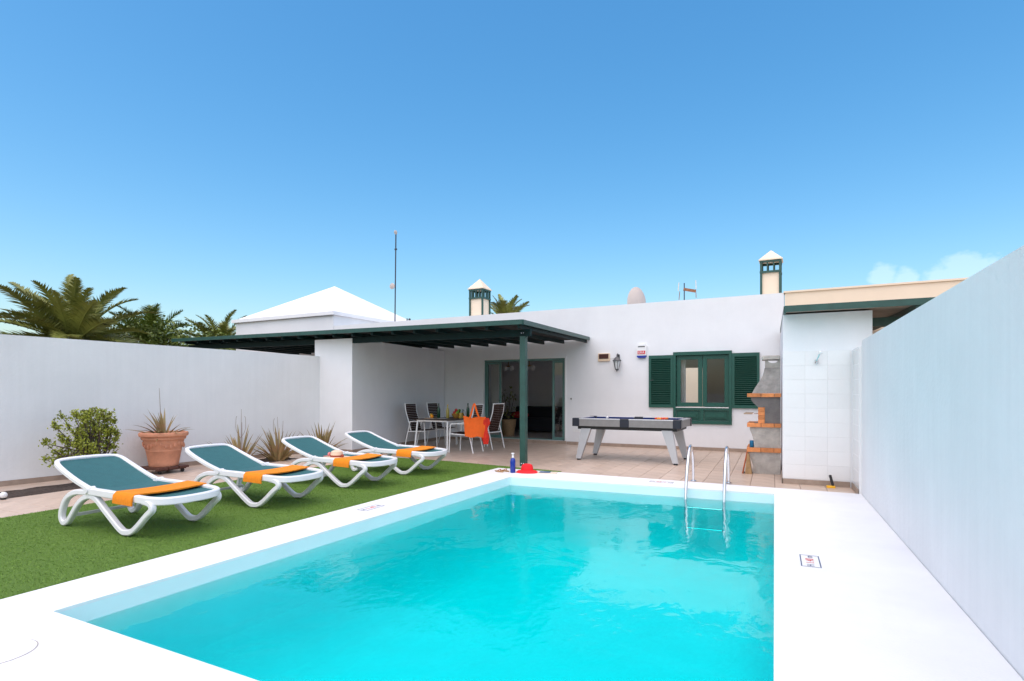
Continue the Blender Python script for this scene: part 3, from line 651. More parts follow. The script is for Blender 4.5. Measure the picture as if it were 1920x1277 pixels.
for nm, s_, lab in (('ceiling_light', -2.96, 'two-globe white ceiling light inside the left part of the room'), ('ceiling_light', -2.2, 'white globe ceiling light inside the room behind the green post')):
    t = rthing(nm, lab, 'lamp', s_, 2.4, 2.02); m = MB(); m.tube([(0, 0, .2), (0, 0, .63)], .012); m.bar((-.12, 0, .2), (.12, 0, .2), .03, .03); m.build('stem', 'bowl', t)
    for x in (-.11, .11): m = MB(); m.ball((x, 0, .13), .085, 14); m.build('globe', 'white', t, True)

# ================================================================ SUN LOUNGERS
def make_lounger():
    t = thing('sun_lounger', '', 'sun lounger', (0, 0, 0), 0, 'sun loungers lined up on the lawn')
    Wp = [(-.24, .375), (-.46, .36), (-.64, .28), (-.735, .12), (-.70, .028), (-.60, .05), (-.42, .235), (-.26, .325), (-.10, .325), (.08, .21), (.33, .05), (.44, .026), (.56, .06), (.76, .215), (.845, .28), (.82, .335), (.70, .352)]
    for sy in (-1, 1):
        m = MB(); m.tube(smooth_path([(x, sy * .335, z) for x, z in Wp], 5), 0, rect=(.056, .056), up=(0, 1, 0)); m.build('leg_frame', 'resin', t, True)
        for x in (-.67, .44): m = MB(); m.cbox(x - .04, x + .04, sy * .335 - .025, sy * .335 + .025, .0, .016, .004); m.build('foot_pad', 'silver', t)
    # seat rim
    rim = [(-.22, .345, .392), (.2, .348, .385), (.6, .346, .372), (.80, .33, .364), (.92, .27, .358), (.975, .14, .355), (.985, 0, .354)]
    rim = rim + [(x, -y, z) for x, y, z in rim[-2::-1]]
    m = MB(); m.tube(smooth_path(rim, 5), 0, rect=(.054, .074)); m.build('seat_rim', 'resin', t, True)
    m = MB(); nx, ny = 24, 10; vs = []
    for i in range(nx + 1):
        x = -.24 + 1.19 * i / nx
        hw = .325 if x < .72 else .325 * math.sqrt(max(.02, 1 - ((x - .72) / .245) ** 2))
        for j in range(ny + 1): v = -1 + 2 * j / ny; vs.append((x, v * hw, .402 - .028 * (x + .2) - .012 * (1 - v * v)))
    m.add(vs, [(i * (ny + 1) + j, (i + 1) * (ny + 1) + j, (i + 1) * (ny + 1) + j + 1, i * (ny + 1) + j + 1) for i in range(nx) for j in range(ny)]); m.build('seat_sling', 'sling', t, True)
    bk = [(-.20, .335, .405), (-.45, .335, .475), (-.72, .33, .568), (-.88, .315, .632), (-.945, .26, .655), (-.965, .12, .663), (-.968, 0, .664)]
    bk = bk + [(x, -y, z) for x, y, z in bk[-2::-1]]
    m = MB(); m.tube(smooth_path(bk, 5), 0, rect=(.046, .046)); m.build('back_frame', 'resin', t, True)
    m = MB(); vs = []
    for i in range(17):
        u = i / 16; x = -.22 - .735 * u; z = .40 + .27 * u * (.82 + .18 * u) ; hw = .322 if u < .85 else .322 - .07 * ((u - .85) / .15) ** 2
        for j in range(9): v = -1 + j / 4; vs.append((x, v * hw, z - .012 * (1 - v * v)))
    m.add(vs, [(i * 9 + j, (i + 1) * 9 + j, (i + 1) * 9 + j + 1, i * 9 + j + 1) for i in range(16) for j in range(8)]); m.build('back_sling', 'sling', t, True)
    for sy in (-1, 1):
        m = MB(); m.tube([(-.20, sy * .30, .405), (-.20, sy * .385, .405)], .034, 12); m.bar((-.26, sy * .345, .40), (-.12, sy * .345, .405), .05, .05); m.build('hinge', 'resin', t, True)
    m = MB(); m.bar((-.60, -.30, .10), (-.60, .30, .10), .03, .03); m.bar((.30, -.32, .34), (.30, .32, .34), .03, .025); m.build('cross_bar', 'resin', t)
    return t
def make_towel():
    t = thing('towel', '', 'towel', (0, 0, 0), 0, 'orange towels folded over the loungers')
    m = MB(); prof = [(-.385, .305), (-.383, .345), (-.378, .385), (-.36, .408), (-.30, .405), (-.15, .398), (0, .396), (.15, .398), (.30, .405), (.36, .408), (.378, .385), (.383, .34), (.384, .30)]
    n = len(prof); vs = []; nx = 8
    for k in range(nx + 1):
        x = .30 + .32 * k / nx
        for y, z in prof: vs.append((x + .006 * math.sin(y * 9 + k), y, z - .028 * (x - .45)))
    for k in range(nx + 1):
        x = .30 + .32 * k / nx
        for i, (y, z) in enumerate(prof):
            s_ = 1 if abs(y) > .365 else 0; vs.append((x + .006 * math.sin(y * 9 + k), y * (1.035 if s_ else 1), z - .028 * (x - .45) + (0.004 if s_ else .014)))
    o2 = (nx + 1) * n; fs = []
    for k in range(nx):
        for i in range(n - 1): a_ = k * n + i; fs += [(a_, a_ + 1, a_ + n + 1, a_ + n), (o2 + a_, o2 + a_ + n, o2 + a_ + n + 1, o2 + a_ + 1)]
    for k in range(nx): fs += [(k * n, (k + 1) * n, o2 + (k + 1) * n, o2 + k * n), (k * n + n - 1, o2 + k * n + n - 1, o2 + (k + 1) * n + n - 1, (k + 1) * n + n - 1)]
    for i in range(n - 1): fs += [(i, o2 + i, o2 + i + 1, i + 1), (nx * n + i, nx * n + i + 1, o2 + nx * n + i + 1, o2 + nx * n + i)]
    m.add(vs, fs); m.build('cloth', 'towel', t, True); return t
lo = make_lounger(); tw = make_towel()
LLAB = ['white and teal sun lounger in front of the jade bush', 'white and teal sun lounger beside the terracotta pot of aloe', 'white and teal sun lounger carrying a straw hat', 'white and teal sun lounger next to the covered terrace']
TLAB = ['orange towel on the lounger in front of the jade bush', 'orange towel on the lounger beside the terracotta pot', 'orange towel on the lounger with the straw hat', 'orange towel on the lounger next to the covered terrace']
for i, (y, rz) in enumerate([(3.635, 0), (5.07, .01), (6.60, -.008), (8.0, .006)]):
    a = lo if i == 0 else dup(lo, (0, 0, 0)); a.location = (-5.90, y, .018); a.scale = (.905, 1, .95); a.rotation_euler = (0, 0, rz); a['label'] = LLAB[i]
    b_ = tw if i == 0 else dup(tw, (0, 0, 0)); b_.location = (-5.90 + (0, .0, -.03, .02)[i], y, .02); b_.scale = (.905, 1, .95); b_.rotation_euler = (0, 0, rz); b_['label'] = TLAB[i]
# straw hat
t = thing('straw_hat', 'pale straw sun hat with ribbon lying on a sun lounger', 'hat', (-5.83, 6.47, .395))
m = MB(); m.lathe([(.19, .0), (.21, .012), (.10, .018), (.095, .05), (.085, .095), (.05, .112), (.001, .115)], 24, (0, 0, 0), 1, .9); m.build('hat_body', 'straw', t, True)
m = MB(); m.lathe([(.1005, .018), (.098, .045)], 24, (0, 0, 0), 1, .9); m.ball((.12, -.02, .04), .03, 8, 1, .7, .8); m.build('hat_band', 'ribbon', t, True)
m = MB(); m.ball((-.14, .0, .05), .035, 8, .7, 1, .9); m.bar((-.15, .02, .03), (-.22, -.04, .018), .03, .006); m.build('bow', 'pink', t, True)

# ================================================================ PLANTS
def leaf_mesh(L_, wd, bend, mt, seg=6):
    m = MB(); vs = []; fs = []
    for i in range(seg + 1):
        u = i / seg; w_ = wd * (1 - u) ** .8 * (1 if u > .1 else .75 + 2.5 * u); x = bend * u * u; z = L_ * u * (1 - .25 * abs(bend) / L_ * u)
        vs += [(x - .35 * w_, -w_, z), (x + .25 * w_, 0, z), (x - .35 * w_, w_, z), (x - .55 * w_, 0, z)]
    for i in range(seg):
        for q in range(4): a_, b_ = i * 4 + q, i * 4 + (q + 1) % 4; fs.append((a_, b_, b_ + 4, a_ + 4))
    m.add(vs, fs); return m.mesh('leaf', mt, True)
ALM = [leaf_mesh(.52, .036, .10, 'aloe'), leaf_mesh(.46, .036, .18, 'aloe'), leaf_mesh(.38, .034, .20, 'aloe'), leaf_mesh(.58, .034, .05, 'aloe')]
def aloe(parent, n, z, spread, seed, sc=1.0):
    q = random.Random(seed)
    for k in range(n):
        u = k / n; a = q.uniform(0, 6.28); tilt = (.10 + u * spread) * q.uniform(.7, 1.1)
        me_ = ALM[q.choice([0, 3, 3, 0] if u < .5 else [0, 1, 2])]
        rad = .02 + .09 * u
        o = link('leaf', me_, parent, (math.cos(a) * rad * sc, math.sin(a) * rad * sc, z), (0, 0, 0), [sc * q.uniform(.75, 1.08)] * 3)
        o.rotation_euler = (Matrix.Rotation(a, 3, 'Z') @ Matrix.Rotation(tilt, 3, 'Y')).to_euler()
def stalk(parent, base, top, fork=0):
    m = MB(); b0, t0 = Vector(base), Vector(top); m.tube([b0, (b0 + t0) / 2 + Vector((.01, 0, 0)), t0], [.008, .006, .003], 6)
    mid = b0 + (t0 - b0) * .42
    for sgn in (-1, 1)[:fork]:
        m.tube(smooth_path([mid, mid + Vector((sgn * .06, sgn * .05, .16)), mid + Vector((sgn * .055, sgn * .06, .36)), mid + Vector((sgn * .045, sgn * .05, .42))], 4), [.004] * 13, 5)
    m.build('flower_stalk', 'stalk', parent)
pt = thing('potted_aloe', 'aloe in a large terracotta pot with a tall dry stalk', 'plant', (-9.42, 6.25, .115))
m = MB(); m.lathe([(.215, 0), (.225, .02), (.228, .06), (.262, .255), (.268, .262), (.268, .275), (.265, .28), (.305, .445), (.325, .452), (.335, .475), (.33, .495), (.345, .50), (.365, .515), (.37, .545), (.36, .57), (.335, .575), (.315, .565), (.30, .50), (.001, .49)], 40); pot = m.build('pot', 'terra', pt, True)
m = MB(); q = random.Random(2)
for k in range(26):
    a = 2 * math.pi * k / 26; r_ = .2905; m.ball((math.cos(a) * r_, math.sin(a) * r_, .365 + .03 * math.sin(a * 5)), .035, 6, .45, .8, 1.2)
rl = m.build('relief', 'terra', pot, True); rl['kind'] = 'stuff'
m = MB(); m.lathe([(.001, .505), (.297, .50)], 24); m.build('soil', 'soil', pt)
aloe(pt, 24, .49, 1.15, 11, .98); stalk(pt, (-.05, -.02, .5), (-.075, -.03, 1.32))
t = thing('plant_dolly', 'dark wooden plant trolley on black castors under the terracotta pot', 'trolley', (-9.42, 6.25, 0))
m = MB(); m.cbox(-.27, .27, -.27, -.10, .075, .113, .006); m.cbox(-.27, .27, -.08, .08, .075, .113, .006); m.cbox(-.27, .27, .10, .27, .075, .113, .006); m.box(-.22, -.16, -.25, .25, .055, .074); m.box(.16, .22, -.25, .25, .055, .074); m.build('board', 'darkwood', t)
for x in (-.19, .19):
    for y in (-.2, .2): m = MB(); m.tube([(x - .014, y, .03), (x + .014, y, .03)], .03, 14); m.bar((x, y, .03), (x, y, .056), .03, .03, (0, 1, 0)); m.build('castor', 'black', t, True)
ALO = [((-9.15, 7.55), 34, 'aloe with three forked dry stalks growing beside the terracotta pot', 21, 2), ((-8.98, 8.30), 46, 'dense reddish aloe with thin dry stalks between two loungers', 22, 1), ((-8.88, 9.40), 40, 'upright reddish aloe at the corner of the terrace block wall', 23, 0)]
for (x, y), n, lab, sdn, fk in ALO:
    t = thing('aloe_plant', lab, 'plant', (x, y, -.005), 0, 'aloes in the flower beds'); aloe(t, n, 0, .85 if fk else .5, sdn, 1.32)
    if fk == 2: stalk(t, (0, 0, .1), (.0, .02, 1.05), 2); stalk(t, (.03, 0, .1), (-.02, .05, .8))
    if fk == 1: stalk(t, (0, 0, .1), (-.03, .0, .88), 1); stalk(t, (.02, .03, .1), (.04, .08, .8))
# jade bush
t = thing('jade_bush', 'small green jade bush against the white garden wall', 'bush', (-9.32, 5.05, -.005)); t.scale = (.92, .92, .97)
m = MB(); q = random.Random(4); lf = MB()
def jleaf(c_, d):
    sd_ = d.cross(Vector((q.gauss(0, 1), q.gauss(0, 1), q.gauss(0, 1)))).normalized(); l_ = q.uniform(.028, .046); w_ = l_ * .42; n_ = d.cross(sd_) * .007
    lf.add([c_, c_ + d * l_ * .55 + sd_ * w_, c_ + d * l_, c_ + d * l_ * .55 - sd_ * w_, c_ + d * l_ * .5 + n_], [(0, 1, 4), (1, 2, 4), (2, 3, 4), (3, 0, 4)])
trunks = [[Vector((-.02, -.06, 0)), Vector((-.03, -.08, .25)), Vector((0, -.06, .52))], [Vector((.03, .10, 0)), Vector((.03, .15, .22)), Vector((.0, .20, .42))], [Vector((0, 0, 0)), Vector((.02, .02, .30)), Vector((0, .0, .66))]]
for tr_ in trunks: m.tube(smooth_path(tr_, 4), [.042 - .0022 * i for i in range(9)], 8)
for k in range(80):
    a = q.uniform(0, 6.283); zz = q.uniform(.33, 1.10); rr = .60 * math.sqrt(max(.02, 1 - ((zz - .48) / .68) ** 2)) * math.sqrt(q.uniform(.10, 1.0)); rr *= 1 + .22 * math.sin(3 * a + 1) 
    e_ = Vector((math.cos(a) * rr * .55, math.sin(a) * rr, zz)); tr_ = q.choice(trunks); b0 = tr_[1].lerp(tr_[2], q.random()); md = b0.lerp(e_, .55) + Vector((0, 0, -.03 + q.gauss(0, .03)))
    pth = smooth_path([b0, md, e_], 5); m.tube(pth, [.013 - .0009 * i for i in range(len(pth))], 5)
    for i in range(34):
        u = min(1, abs(q.gauss(.95, .26))); p_ = pth[int(u * (len(pth) - 1))] + Vector((q.gauss(0, .032), q.gauss(0, .036), q.gauss(0, .028)))
        jleaf(p_, Vector((q.gauss(0, 1), q.gauss(0, 1), q.gauss(.5, .8))).normalized())
    for j in range(3):                                    # little upright sprigs
        d = Vector((q.gauss(0, .6), q.gauss(0, .6), 1)).normalized(); L_ = q.uniform(.05, .12); m.tube([e_, e_ + d * L_], .004, 4)
        for i in range(9): jleaf(e_ + d * L_ * i / 9, (d * .4 + Vector((q.gauss(0, 1), q.gauss(0, 1), q.gauss(0, .4)))).normalized())
m.build('trunk', 'bark', t, True); lf.build('foliage', 'jade', t)
t = thing('saucer', 'small yellow plastic saucer on the tiles beside the terracotta pot', 'saucer', (-9.72, 6.02, 0)); m = MB(); m.lathe([(.06, 0), (.075, .035), (.065, .035), (.05, .012), (.001, .012)], 18, (0, 0, 0), 1, 1); m.build('saucer_body', 'yellow', t, True)
t = thing('garden_light', 'white globe light sitting at the edge of the flower bed', 'lamp', (-8.86, 3.80, 0)); m = MB(); m.lathe([(.03, 0), (.03, .02)], 12); m.build('base', 'black', t); m = MB(); m.ball((0, 0, .055), .042, 14); m.build('globe', 'white', t, True)

# palms
def frond(L_, droop, wdt, n, sd_, mt, curl=0.0):
    q = random.Random(sd_); m = MB(); P = []
    for i in range(13):
        u = i / 12; P.append(Vector((L_ * (u - .22 * droop * u ** 3), curl * u * u, L_ * (.18 * u - droop * .62 * u ** 2.2))))
    m.tube(P, [.022 * (1 - .85 * i / 12) for i in range(13)], 5)
    for i in range(n):
        u = .12 + .88 * i / n; k = min(11, int(u * 12)); f = u * 12 - k; p = P[k].lerp(P[k + 1], f); d = (P[k + 1] - P[k]).normalized(); sdv = d.cross(Vector((0, 0, 1))).normalized(); up = sdv.cross(d)
        ll = wdt * math.sin(math.pi * min(1, .18 + .8 * u)) ** .7 * q.uniform(.85, 1.1)
        for sg in (-1, 1):
            dr = (d * q.uniform(.55, .85) + sdv * sg + up * q.uniform(.15, .55)).normalized(); e_ = p + dr * ll - Vector((0, 0, .12 * ll)); md = p + dr * ll * .45; wv_ = d * .022
            m.add([p - wv_, md - wv_ * .9, e_, md + wv_ * .9, p + wv_], [(0, 1, 2, 3, 4)])
    return m.mesh('frond', mt)
FR_G = [frond(2.2, .55, .42, 62, 1, 'palm'), frond(2.0, .85, .42, 58, 2, 'palm'), frond(2.3, .3, .40, 62, 3, 'palm', .15)]
FR_D = [frond(1.9, 1.25, .32, 46, 5, 'palmdry')]
FR_B = [frond(1.9, .7, .5, 36, 7, 'palm2'), frond(1.7, .4, .5, 34, 8, 'palm2')]
def palm(name, label, loc, hgt, sc, ng, nd, seed, green, group=None, up=(.2, 1.25), tr=.24):
    t = thing(name, label, 'palm', loc, 0, group); q = random.Random(seed); m = MB()
    zs = [hgt * i / 14 for i in range(15)]; m.tube([(.03 * math.sin(z), 0, z) for z in zs], [tr * (1.25 - .35 * i / 14) * (1 + .06 * (i % 2)) for i in range(15)], 12); m.build('trunk', 'bark', t, True)
    for k in range(ng + nd):
        dry = k >= ng; a = k * 2.39996 + q.uniform(-.2, .2)
        el = q.uniform(-.55, -.1) if dry else up[1] - (up[1] - up[0]) * (k / ng) ** .8 + q.uniform(-.1, .1)
        o = link('frond', (FR_D[0] if dry else q.choice(green)), t, (math.cos(a) * .12, math.sin(a) * .12, hgt + (.0 if dry else .1)), (0, 0, 0), [sc * q.uniform(.85, 1.08)] * 3)
        o.rotation_euler = (Matrix.Rotation(a, 3, 'Z') @ Matrix.Rotation(-el, 3, 'Y') @ Matrix.Rotation(q.uniform(-.4, .4), 3, 'X')).to_euler()
palm('palm_tree', 'large bushy palm with brown lower fronds behind the garden wall', (-17.95, 9.3, -.09), 2.72, 1.05, 60, 16, 31, FR_G, up=(-.30, 1.25))
palm('banana_palm', 'bright yellow-green broad-leaved palm beside the big bushy palm', (-19.9, 12.6, -.09), 3.0, 1.0, 34, 6, 33, FR_B, up=(-.2, 1.3), tr=.16)
palm('palm_tree', 'smaller upright palm next to the pyramid-roofed block', (-21.3, 16.6, -.09), 3.1, .9, 42, 8, 34, FR_G, up=(.0, 1.35))
palm('palm_tree', 'distant palm top showing above the parapet by the chimney', (-14.55, 30.7, -.09), 5.5, .95, 22, 0, 36, FR_G, up=(.45, 1.35))
t = thing('hedge', 'low olive hedge below the palms behind the garden wall', 'hedge', (-20.2, 13.6, -.09)); m = MB(); q = random.Random(8)
for k in range(5000):
    c_ = Vector((q.uniform(-2.2, 2.2), q.uniform(-2.6, 2.6), 0)); top = 3.55 + .35 * math.sin(c_.x * 2.1 + c_.y) + .2 * math.sin(c_.y * 3.7); c_.z = top * (1 - abs(q.gauss(0, .22))); d = Vector((q.gauss(0, 1), q.gauss(0, 1), q.gauss(0, 1))).normalized() * .11; e_ = d.cross(Vector((q.gauss(0, 1), q.gauss(0, 1), 1))).normalized() * .05
    m.add([c_, c_ + d * .5 + e_, c_ + d, c_ + d * .5 - e_], [(0, 1, 2, 3)])
m.build('foliage', 'palm2', t); m = MB()
for k in range(9): m.tube([(q.uniform(-2, 2), q.uniform(-2.3, 2.3), 0), (q.uniform(-2, 2), q.uniform(-2.3, 2.3), 3.0)], .04, 6)
m.build('stem', 'bark', t)

# ================================================================ DINING SET
def make_chair():
    t = thing('dining_chair', '', 'chair', (0, 0, 0), 0, 'slatted dining chairs round the terrace table')
    for sy in (-1, 1):
        m = MB(); m.tube(smooth_path([(.27, sy * .275, 0), (.25, sy * .275, .4), (.23, sy * .275, .63), (.18, sy * .275, .655)], 3), .0135, 8); m.build('leg', 'alu', t, True)
        m = MB(); m.tube(smooth_path([(-.33, sy * .265, 0), (-.26, sy * .265, .3), (-.20, sy * .265, .52), (-.17, sy * .272, .65)], 3), .0135, 8); m.build('leg', 'alu', t, True)
        m = MB(); m.tube(smooth_path([(.20, sy * .275, .652), (0, sy * .278, .66), (-.21, sy * .262, .645)], 3), 0, rect=(.03, .022)); m.build('armrest', 'alu', t, True)
    m = MB()
    for sy in (-1, 1): m.tube(smooth_path([(-.16, sy * .235, .41), (-.22, sy * .235, .62), (-.31, sy * .235, .88), (-.34, sy * .235, 1.09)], 4), .0125, 8)
    m.tube([(-.34, -.245, 1.09), (-.34, .245, 1.09)], .0125, 8); m.build('back_frame', 'alu', t, True)
    m = MB()
    for sy in (-1, 1): m.tube([(-.24, sy * .25, .40), (.25, sy * .255, .425)], .0125, 8)
    m.tube([(.25, -.255, .425), (.25, .255, .425)], .0125, 8); m.tube([(-.24, -.25, .40), (-.24, .25, .40)], .0125, 8); m.build('seat_frame', 'alu', t, True)
    for k in range(15):
        u = k / 14; z = .455 + u * .60; x = -.16 - .06 * (z - .41) / .21 if z < .62 else (-.22 - .09 * (z - .62) / .26 if z < .88 else -.31 - .03 * (z - .88) / .21)
        m = MB(); m.box(x - .006, x + .006, -.226, .226, z - .0185, z + .0185); m.build('back_slat', 'brownslat', t)
    for k in range(9): x = -.20 + k * .052; m = MB(); m.box(x - .021, x + .021, -.24, .24, .415 + (x + .2) * .05, .428 + (x + .2) * .05); m.build('seat_slat', 'brownslat', t)
    return t
ch = make_chair()
CH = [(-7.93, 11.82, 0.03, 'slatted dining chair with its back to the terrace block wall, nearer the lawn'), (-7.92, 12.78, -.05, 'slatted dining chair with its back to the block wall, nearer the house'), (-6.42, 11.33, math.pi + .05, 'slatted dining chair with the orange bag hanging on it'), (-6.38, 12.35, math.pi - .12, 'slatted dining chair nearest the sliding terrace door')]
for i, (x, y, rz, lab) in enumerate(CH):
    o = ch if i == 0 else dup(ch, (0, 0, 0)); o.location = (x, y, 0); o.rotation_euler = (0, 0, rz); o['label'] = lab
tb_ = thing('dining_table', 'dark topped dining table with white tubular legs on the terrace', 'table', (-7.18, 12.02, 0), R(-8))
for k in range(9): y = -.80 + k * .178; m = MB(); m.cbox(-.52, .52, y, y + .172, .715, .735, .003); m.build('top_slat', 'tabletop', tb_)
m = MB(); m.bar((-.47, -.75, .695), (.47, -.75, .695), .03, .036); m.bar((-.47, .75, .695), (.47, .75, .695), .03, .036); m.bar((-.47, -.735, .694), (-.47, .735, .694), .03, .036); m.bar((.47, -.735, .694), (.47, .735, .694), .03, .036); m.build('apron', 'alu', tb_)
for x in (-1, 1):
    for y in (-1, 1): m = MB(); m.tube([(x * .50, y * .80, 0), (x * .46, y * .74, .69)], .022, 10); m.build('leg', 'alu', tb_, True)
def on_table(name, label, cat, x, y):
    c, s_ = math.cos(R(-8)), math.sin(R(-8)); return thing(name, label, cat, (-7.18 + x * c - y * s_, 12.02 + x * s_ + y * c, .736))
def bottle(name, label, x, y, mt, h_, r, capm):
    t = on_table(name, label, 'bottle', x, y); m = MB(); m.lathe([(r * .9, 0), (r, .01), (r, h_ * .55), (r * .85, h_ * .64), (r * .36, h_ * .78), (r * .34, h_ * .94), (r * .4, h_ * .95)], 16); m.build('glass_body', mt, t, True)
    m = MB(); m.lathe([(r * .42, h_ * .945), (r * .42, h_)], 12); m.build('cap', capm, t)
bottle('bottle', 'tall green glass bottle on the dining table', -.28, -.18, 'darkbottle', .36, .042, 'green2'); bottle('bottle', 'white wine bottle on the dining table', -.10, -.05, 'wine', .33, .04, 'yellow')
bottle('bottle', 'dark green bottle behind the fruit bowl', .22, .35, 'darkbottle', .36, .04, 'green2')
t = on_table('fruit_bowl', 'amber bowl of red and green fruit on the dining table', 'bowl', .10, .05); m = MB(); m.lathe([(.06, 0), (.10, .04), (.13, .11), (.12, .11), (.09, .045), (.001, .02)], 20); m.build('bowl', 'bowl', t, True)
for k, (x, y, z, mt) in enumerate([(-.06, .0, .13, 'fruitr'), (.05, -.04, .13, 'fruitg'), (.02, .06, .14, 'fruitg'), (-.04, .05, .19, 'fruitr'), (.06, .03, .18, 'fruitg'), (0, -.01, .10, 'fruito')]): m = MB(); m.ball((x, y, z), .042, 10); m.build('fruit', mt, t, True)
t = on_table('jug', 'glass jug of orange juice on the dining table', 'jug', .36, -.1); m = MB(); m.lathe([(.07, 0), (.075, .02), (.05, .17), (.055, .22)], 18); m.build('jug_body', 'clearglass', t, True); m = MB(); m.lathe([(.064, .005), (.068, .02), (.052, .14), (.001, .14)], 18); m.build('juice', 'juice', t, True)
m = MB(); m.tube(smooth_path([(.055, 0, .19), (.11, 0, .17), (.11, 0, .09), (.07, 0, .06)], 4), .007, 6); m.build('handle', 'clearglass', t, True)
for x, y, lab in ((.15, -.55, 'white plate at the lawn end of the table'), (-.35, .35, 'white plate beside the chair near the block wall')):
    t = on_table('plate', lab, 'plate', x, y); m = MB(); m.lathe([(.06, 0), (.12, .012), (.125, .016), (.07, .008), (.001, .007)], 24); m.build('plate_body', 'white', t, True)
t = on_table('wooden_board', 'small wooden board with an orange on the dining table', 'board', -.25, -.5); m = MB(); m.cbox(-.14, .14, -.09, .09, 0, .014, .004); m.build('board', 'handle', t); m = MB(); m.ball((.03, 0, .054), .04, 12); m.build('orange', 'fruito', t, True)
t = on_table('glass', 'small tumbler of juice on the dining table', 'glass', -.36, -.36); m = MB(); m.lathe([(.03, 0), (.036, .11)], 14); m.build('tumbler', 'juice', t, True)
# bag and scarf on the chair
t = thing('tote_bag', 'bright orange tote bag hanging from a dining chair', 'bag', (-5.99, 10.99, 0), R(22))
m = MB(); nx, nz_ = 12, 8; vs = []
for sd_ in (-1, 1):
    for j in range(nz_ + 1):
        v = j / nz_; z = .38 + .46 * v; hw = .215 + .035 * v
        for i in range(nx + 1):
            u = -1 + 2 * i / nx; th_ = (.065 * (1 - v * .75)) * (1 - abs(u) ** 3); vs.append((u * hw, sd_ * th_ + .012 * math.sin(u * 7 + v * 5), z - .03 * (1 - u * u) * v + .012 * math.sin(u * 5)))
fs = []; o2 = (nx + 1) * (nz_ + 1)
for j in range(nz_):
    for i in range(nx): a_ = j * (nx + 1) + i; fs += [(a_, a_ + 1, a_ + nx + 2, a_ + nx + 1), (o2 + a_, o2 + a_ + nx + 1, o2 + a_ + nx + 2, o2 + a_ + 1)]
for i in range(nx): fs.append((i, o2 + i, o2 + i + 1, i + 1))
for j in range(nz_):
    for i in (0, nx): a_ = j * (nx + 1) + i; fs.append((a_, a_ + nx + 1, o2 + a_ + nx + 1, o2 + a_))
m.add(vs, fs); m.build('bag_body', 'orangebag', t, True)
for sd_ in (-1, 1):
    m = MB(); m.tube(smooth_path([(-.11, sd_ * .03, .78), (-.06, sd_ * .03, .95), (-.005, .0, 1.115), (.045, sd_ * .03, .95), (.11, sd_ * .03, .78)], 5), 0, rect=(.035, .01), up=(0, 1, 0)); m.build('handle', 'orangebag', t, True)
t = thing('scarf', 'crumpled red scarf hanging beside the orange bag', 'scarf', (-5.78, 11.10, 0), R(22)); m = MB(); n = 10; vs = []
for j in range(11):
    z = .80 - .58 * j / 10
    for i in range(n): a = 2 * math.pi * i / n; r_ = (.07 + .02 * math.sin(j * 1.1)) * (1 + .25 * math.sin(3 * a + j * .8)); vs.append((math.cos(a) * r_, math.sin(a) * r_ * .45, z))
m.add(vs, [(j * n + i, j * n + (i + 1) % n, (j + 1) * n + (i + 1) % n, (j + 1) * n + i) for j in range(10) for i in range(n)] + [tuple(range(n)), tuple(range(10 * n, 11 * n))]); m.build('cloth', 'scarf', t, True)

# ================================================================ POOL TABLE
pt_ = thing('pool_table', 'silver and black pool table with blue felt in front of the window', 'pool table', (-2.6, 11.45, 0), R(-2))
Lh, Wh = 1.06, .60
for (x0, x1, y0, y1) in ((-Lh + .13, -.09, -Wh, -Wh + .05), (.09, Lh - .13, -Wh, -Wh + .05), (-Lh + .13, -.09, Wh - .05, Wh), (.09, Lh - .13, Wh - .05, Wh), (-Lh, -Lh + .05, -Wh + .13, Wh - .13), (Lh - .05, Lh, -Wh + .13, Wh - .13)):
    m = MB(); m.box(x0, x1, y0, y1, .69, .825); m.build('side_panel', 'silver', pt_)
for (x0, x1, y0, y1) in ((-Lh + .05, Lh - .05, -Wh - .006, -Wh + .09), (-Lh + .05, Lh - .05, Wh - .09, Wh + .006), (-Lh - .006, -Lh + .09, -Wh + .09, Wh - .09), (Lh - .09, Lh + .006, -Wh + .09, Wh - .09)):
    m = MB(); m.cbox(x0, x1, y0, y1, .826, .845, .006); m.build('rail', 'silver2', pt_)
for x in (-1, 0, 1):
    for y in (-1, 1):
        m = MB()
        if x: m.cbox(x * Lh - (.14 if x > 0 else -.0) - (0 if x > 0 else .01), x * Lh + (.14 if x < 0 else 0) + (.01 if x > 0 else 0), y * Wh - (.14 if y > 0 else .01), y * Wh + (.14 if y < 0 else .01), .684, .849, .01)
        else: m.cbox(-.09, .09, y * Wh - (.10 if y > 0 else .008), y * Wh + (.10 if y < 0 else .008), .686, .848, .006)
        m.build('corner_block' if x else 'pocket_block', 'navy', pt_)
m = MB(); m.box(-Lh + .06, Lh - .06, -Wh + .06, Wh - .06, .70, .80); m.build('bed', 'felt', pt_)
m = MB(); m.cbox(-Lh + .141, -.1, -Wh + .0905, -Wh + .125, .80, .835, .008); m.cbox(.1, Lh - .141, -Wh + .0905, -Wh + .125, .80, .835, .008); m.cbox(-Lh + .141, -.1, Wh - .125, Wh - .0905, .80, .835, .008); m.cbox(.1, Lh - .141, Wh - .125, Wh - .0905, .80, .835, .008); m.cbox(-Lh + .0905, -Lh + .125, -Wh + .141, Wh - .141, .80, .835, .008); m.cbox(Lh - .125, Lh - .0905, -Wh + .141, Wh - .141, .80, .835, .008); m.build('cushion', 'felt', pt_)
m = MB(); m.box(-Lh + .08, Lh - .08, -Wh + .08, Wh - .08, .625, .6995); m.build('underframe', 'black', pt_)
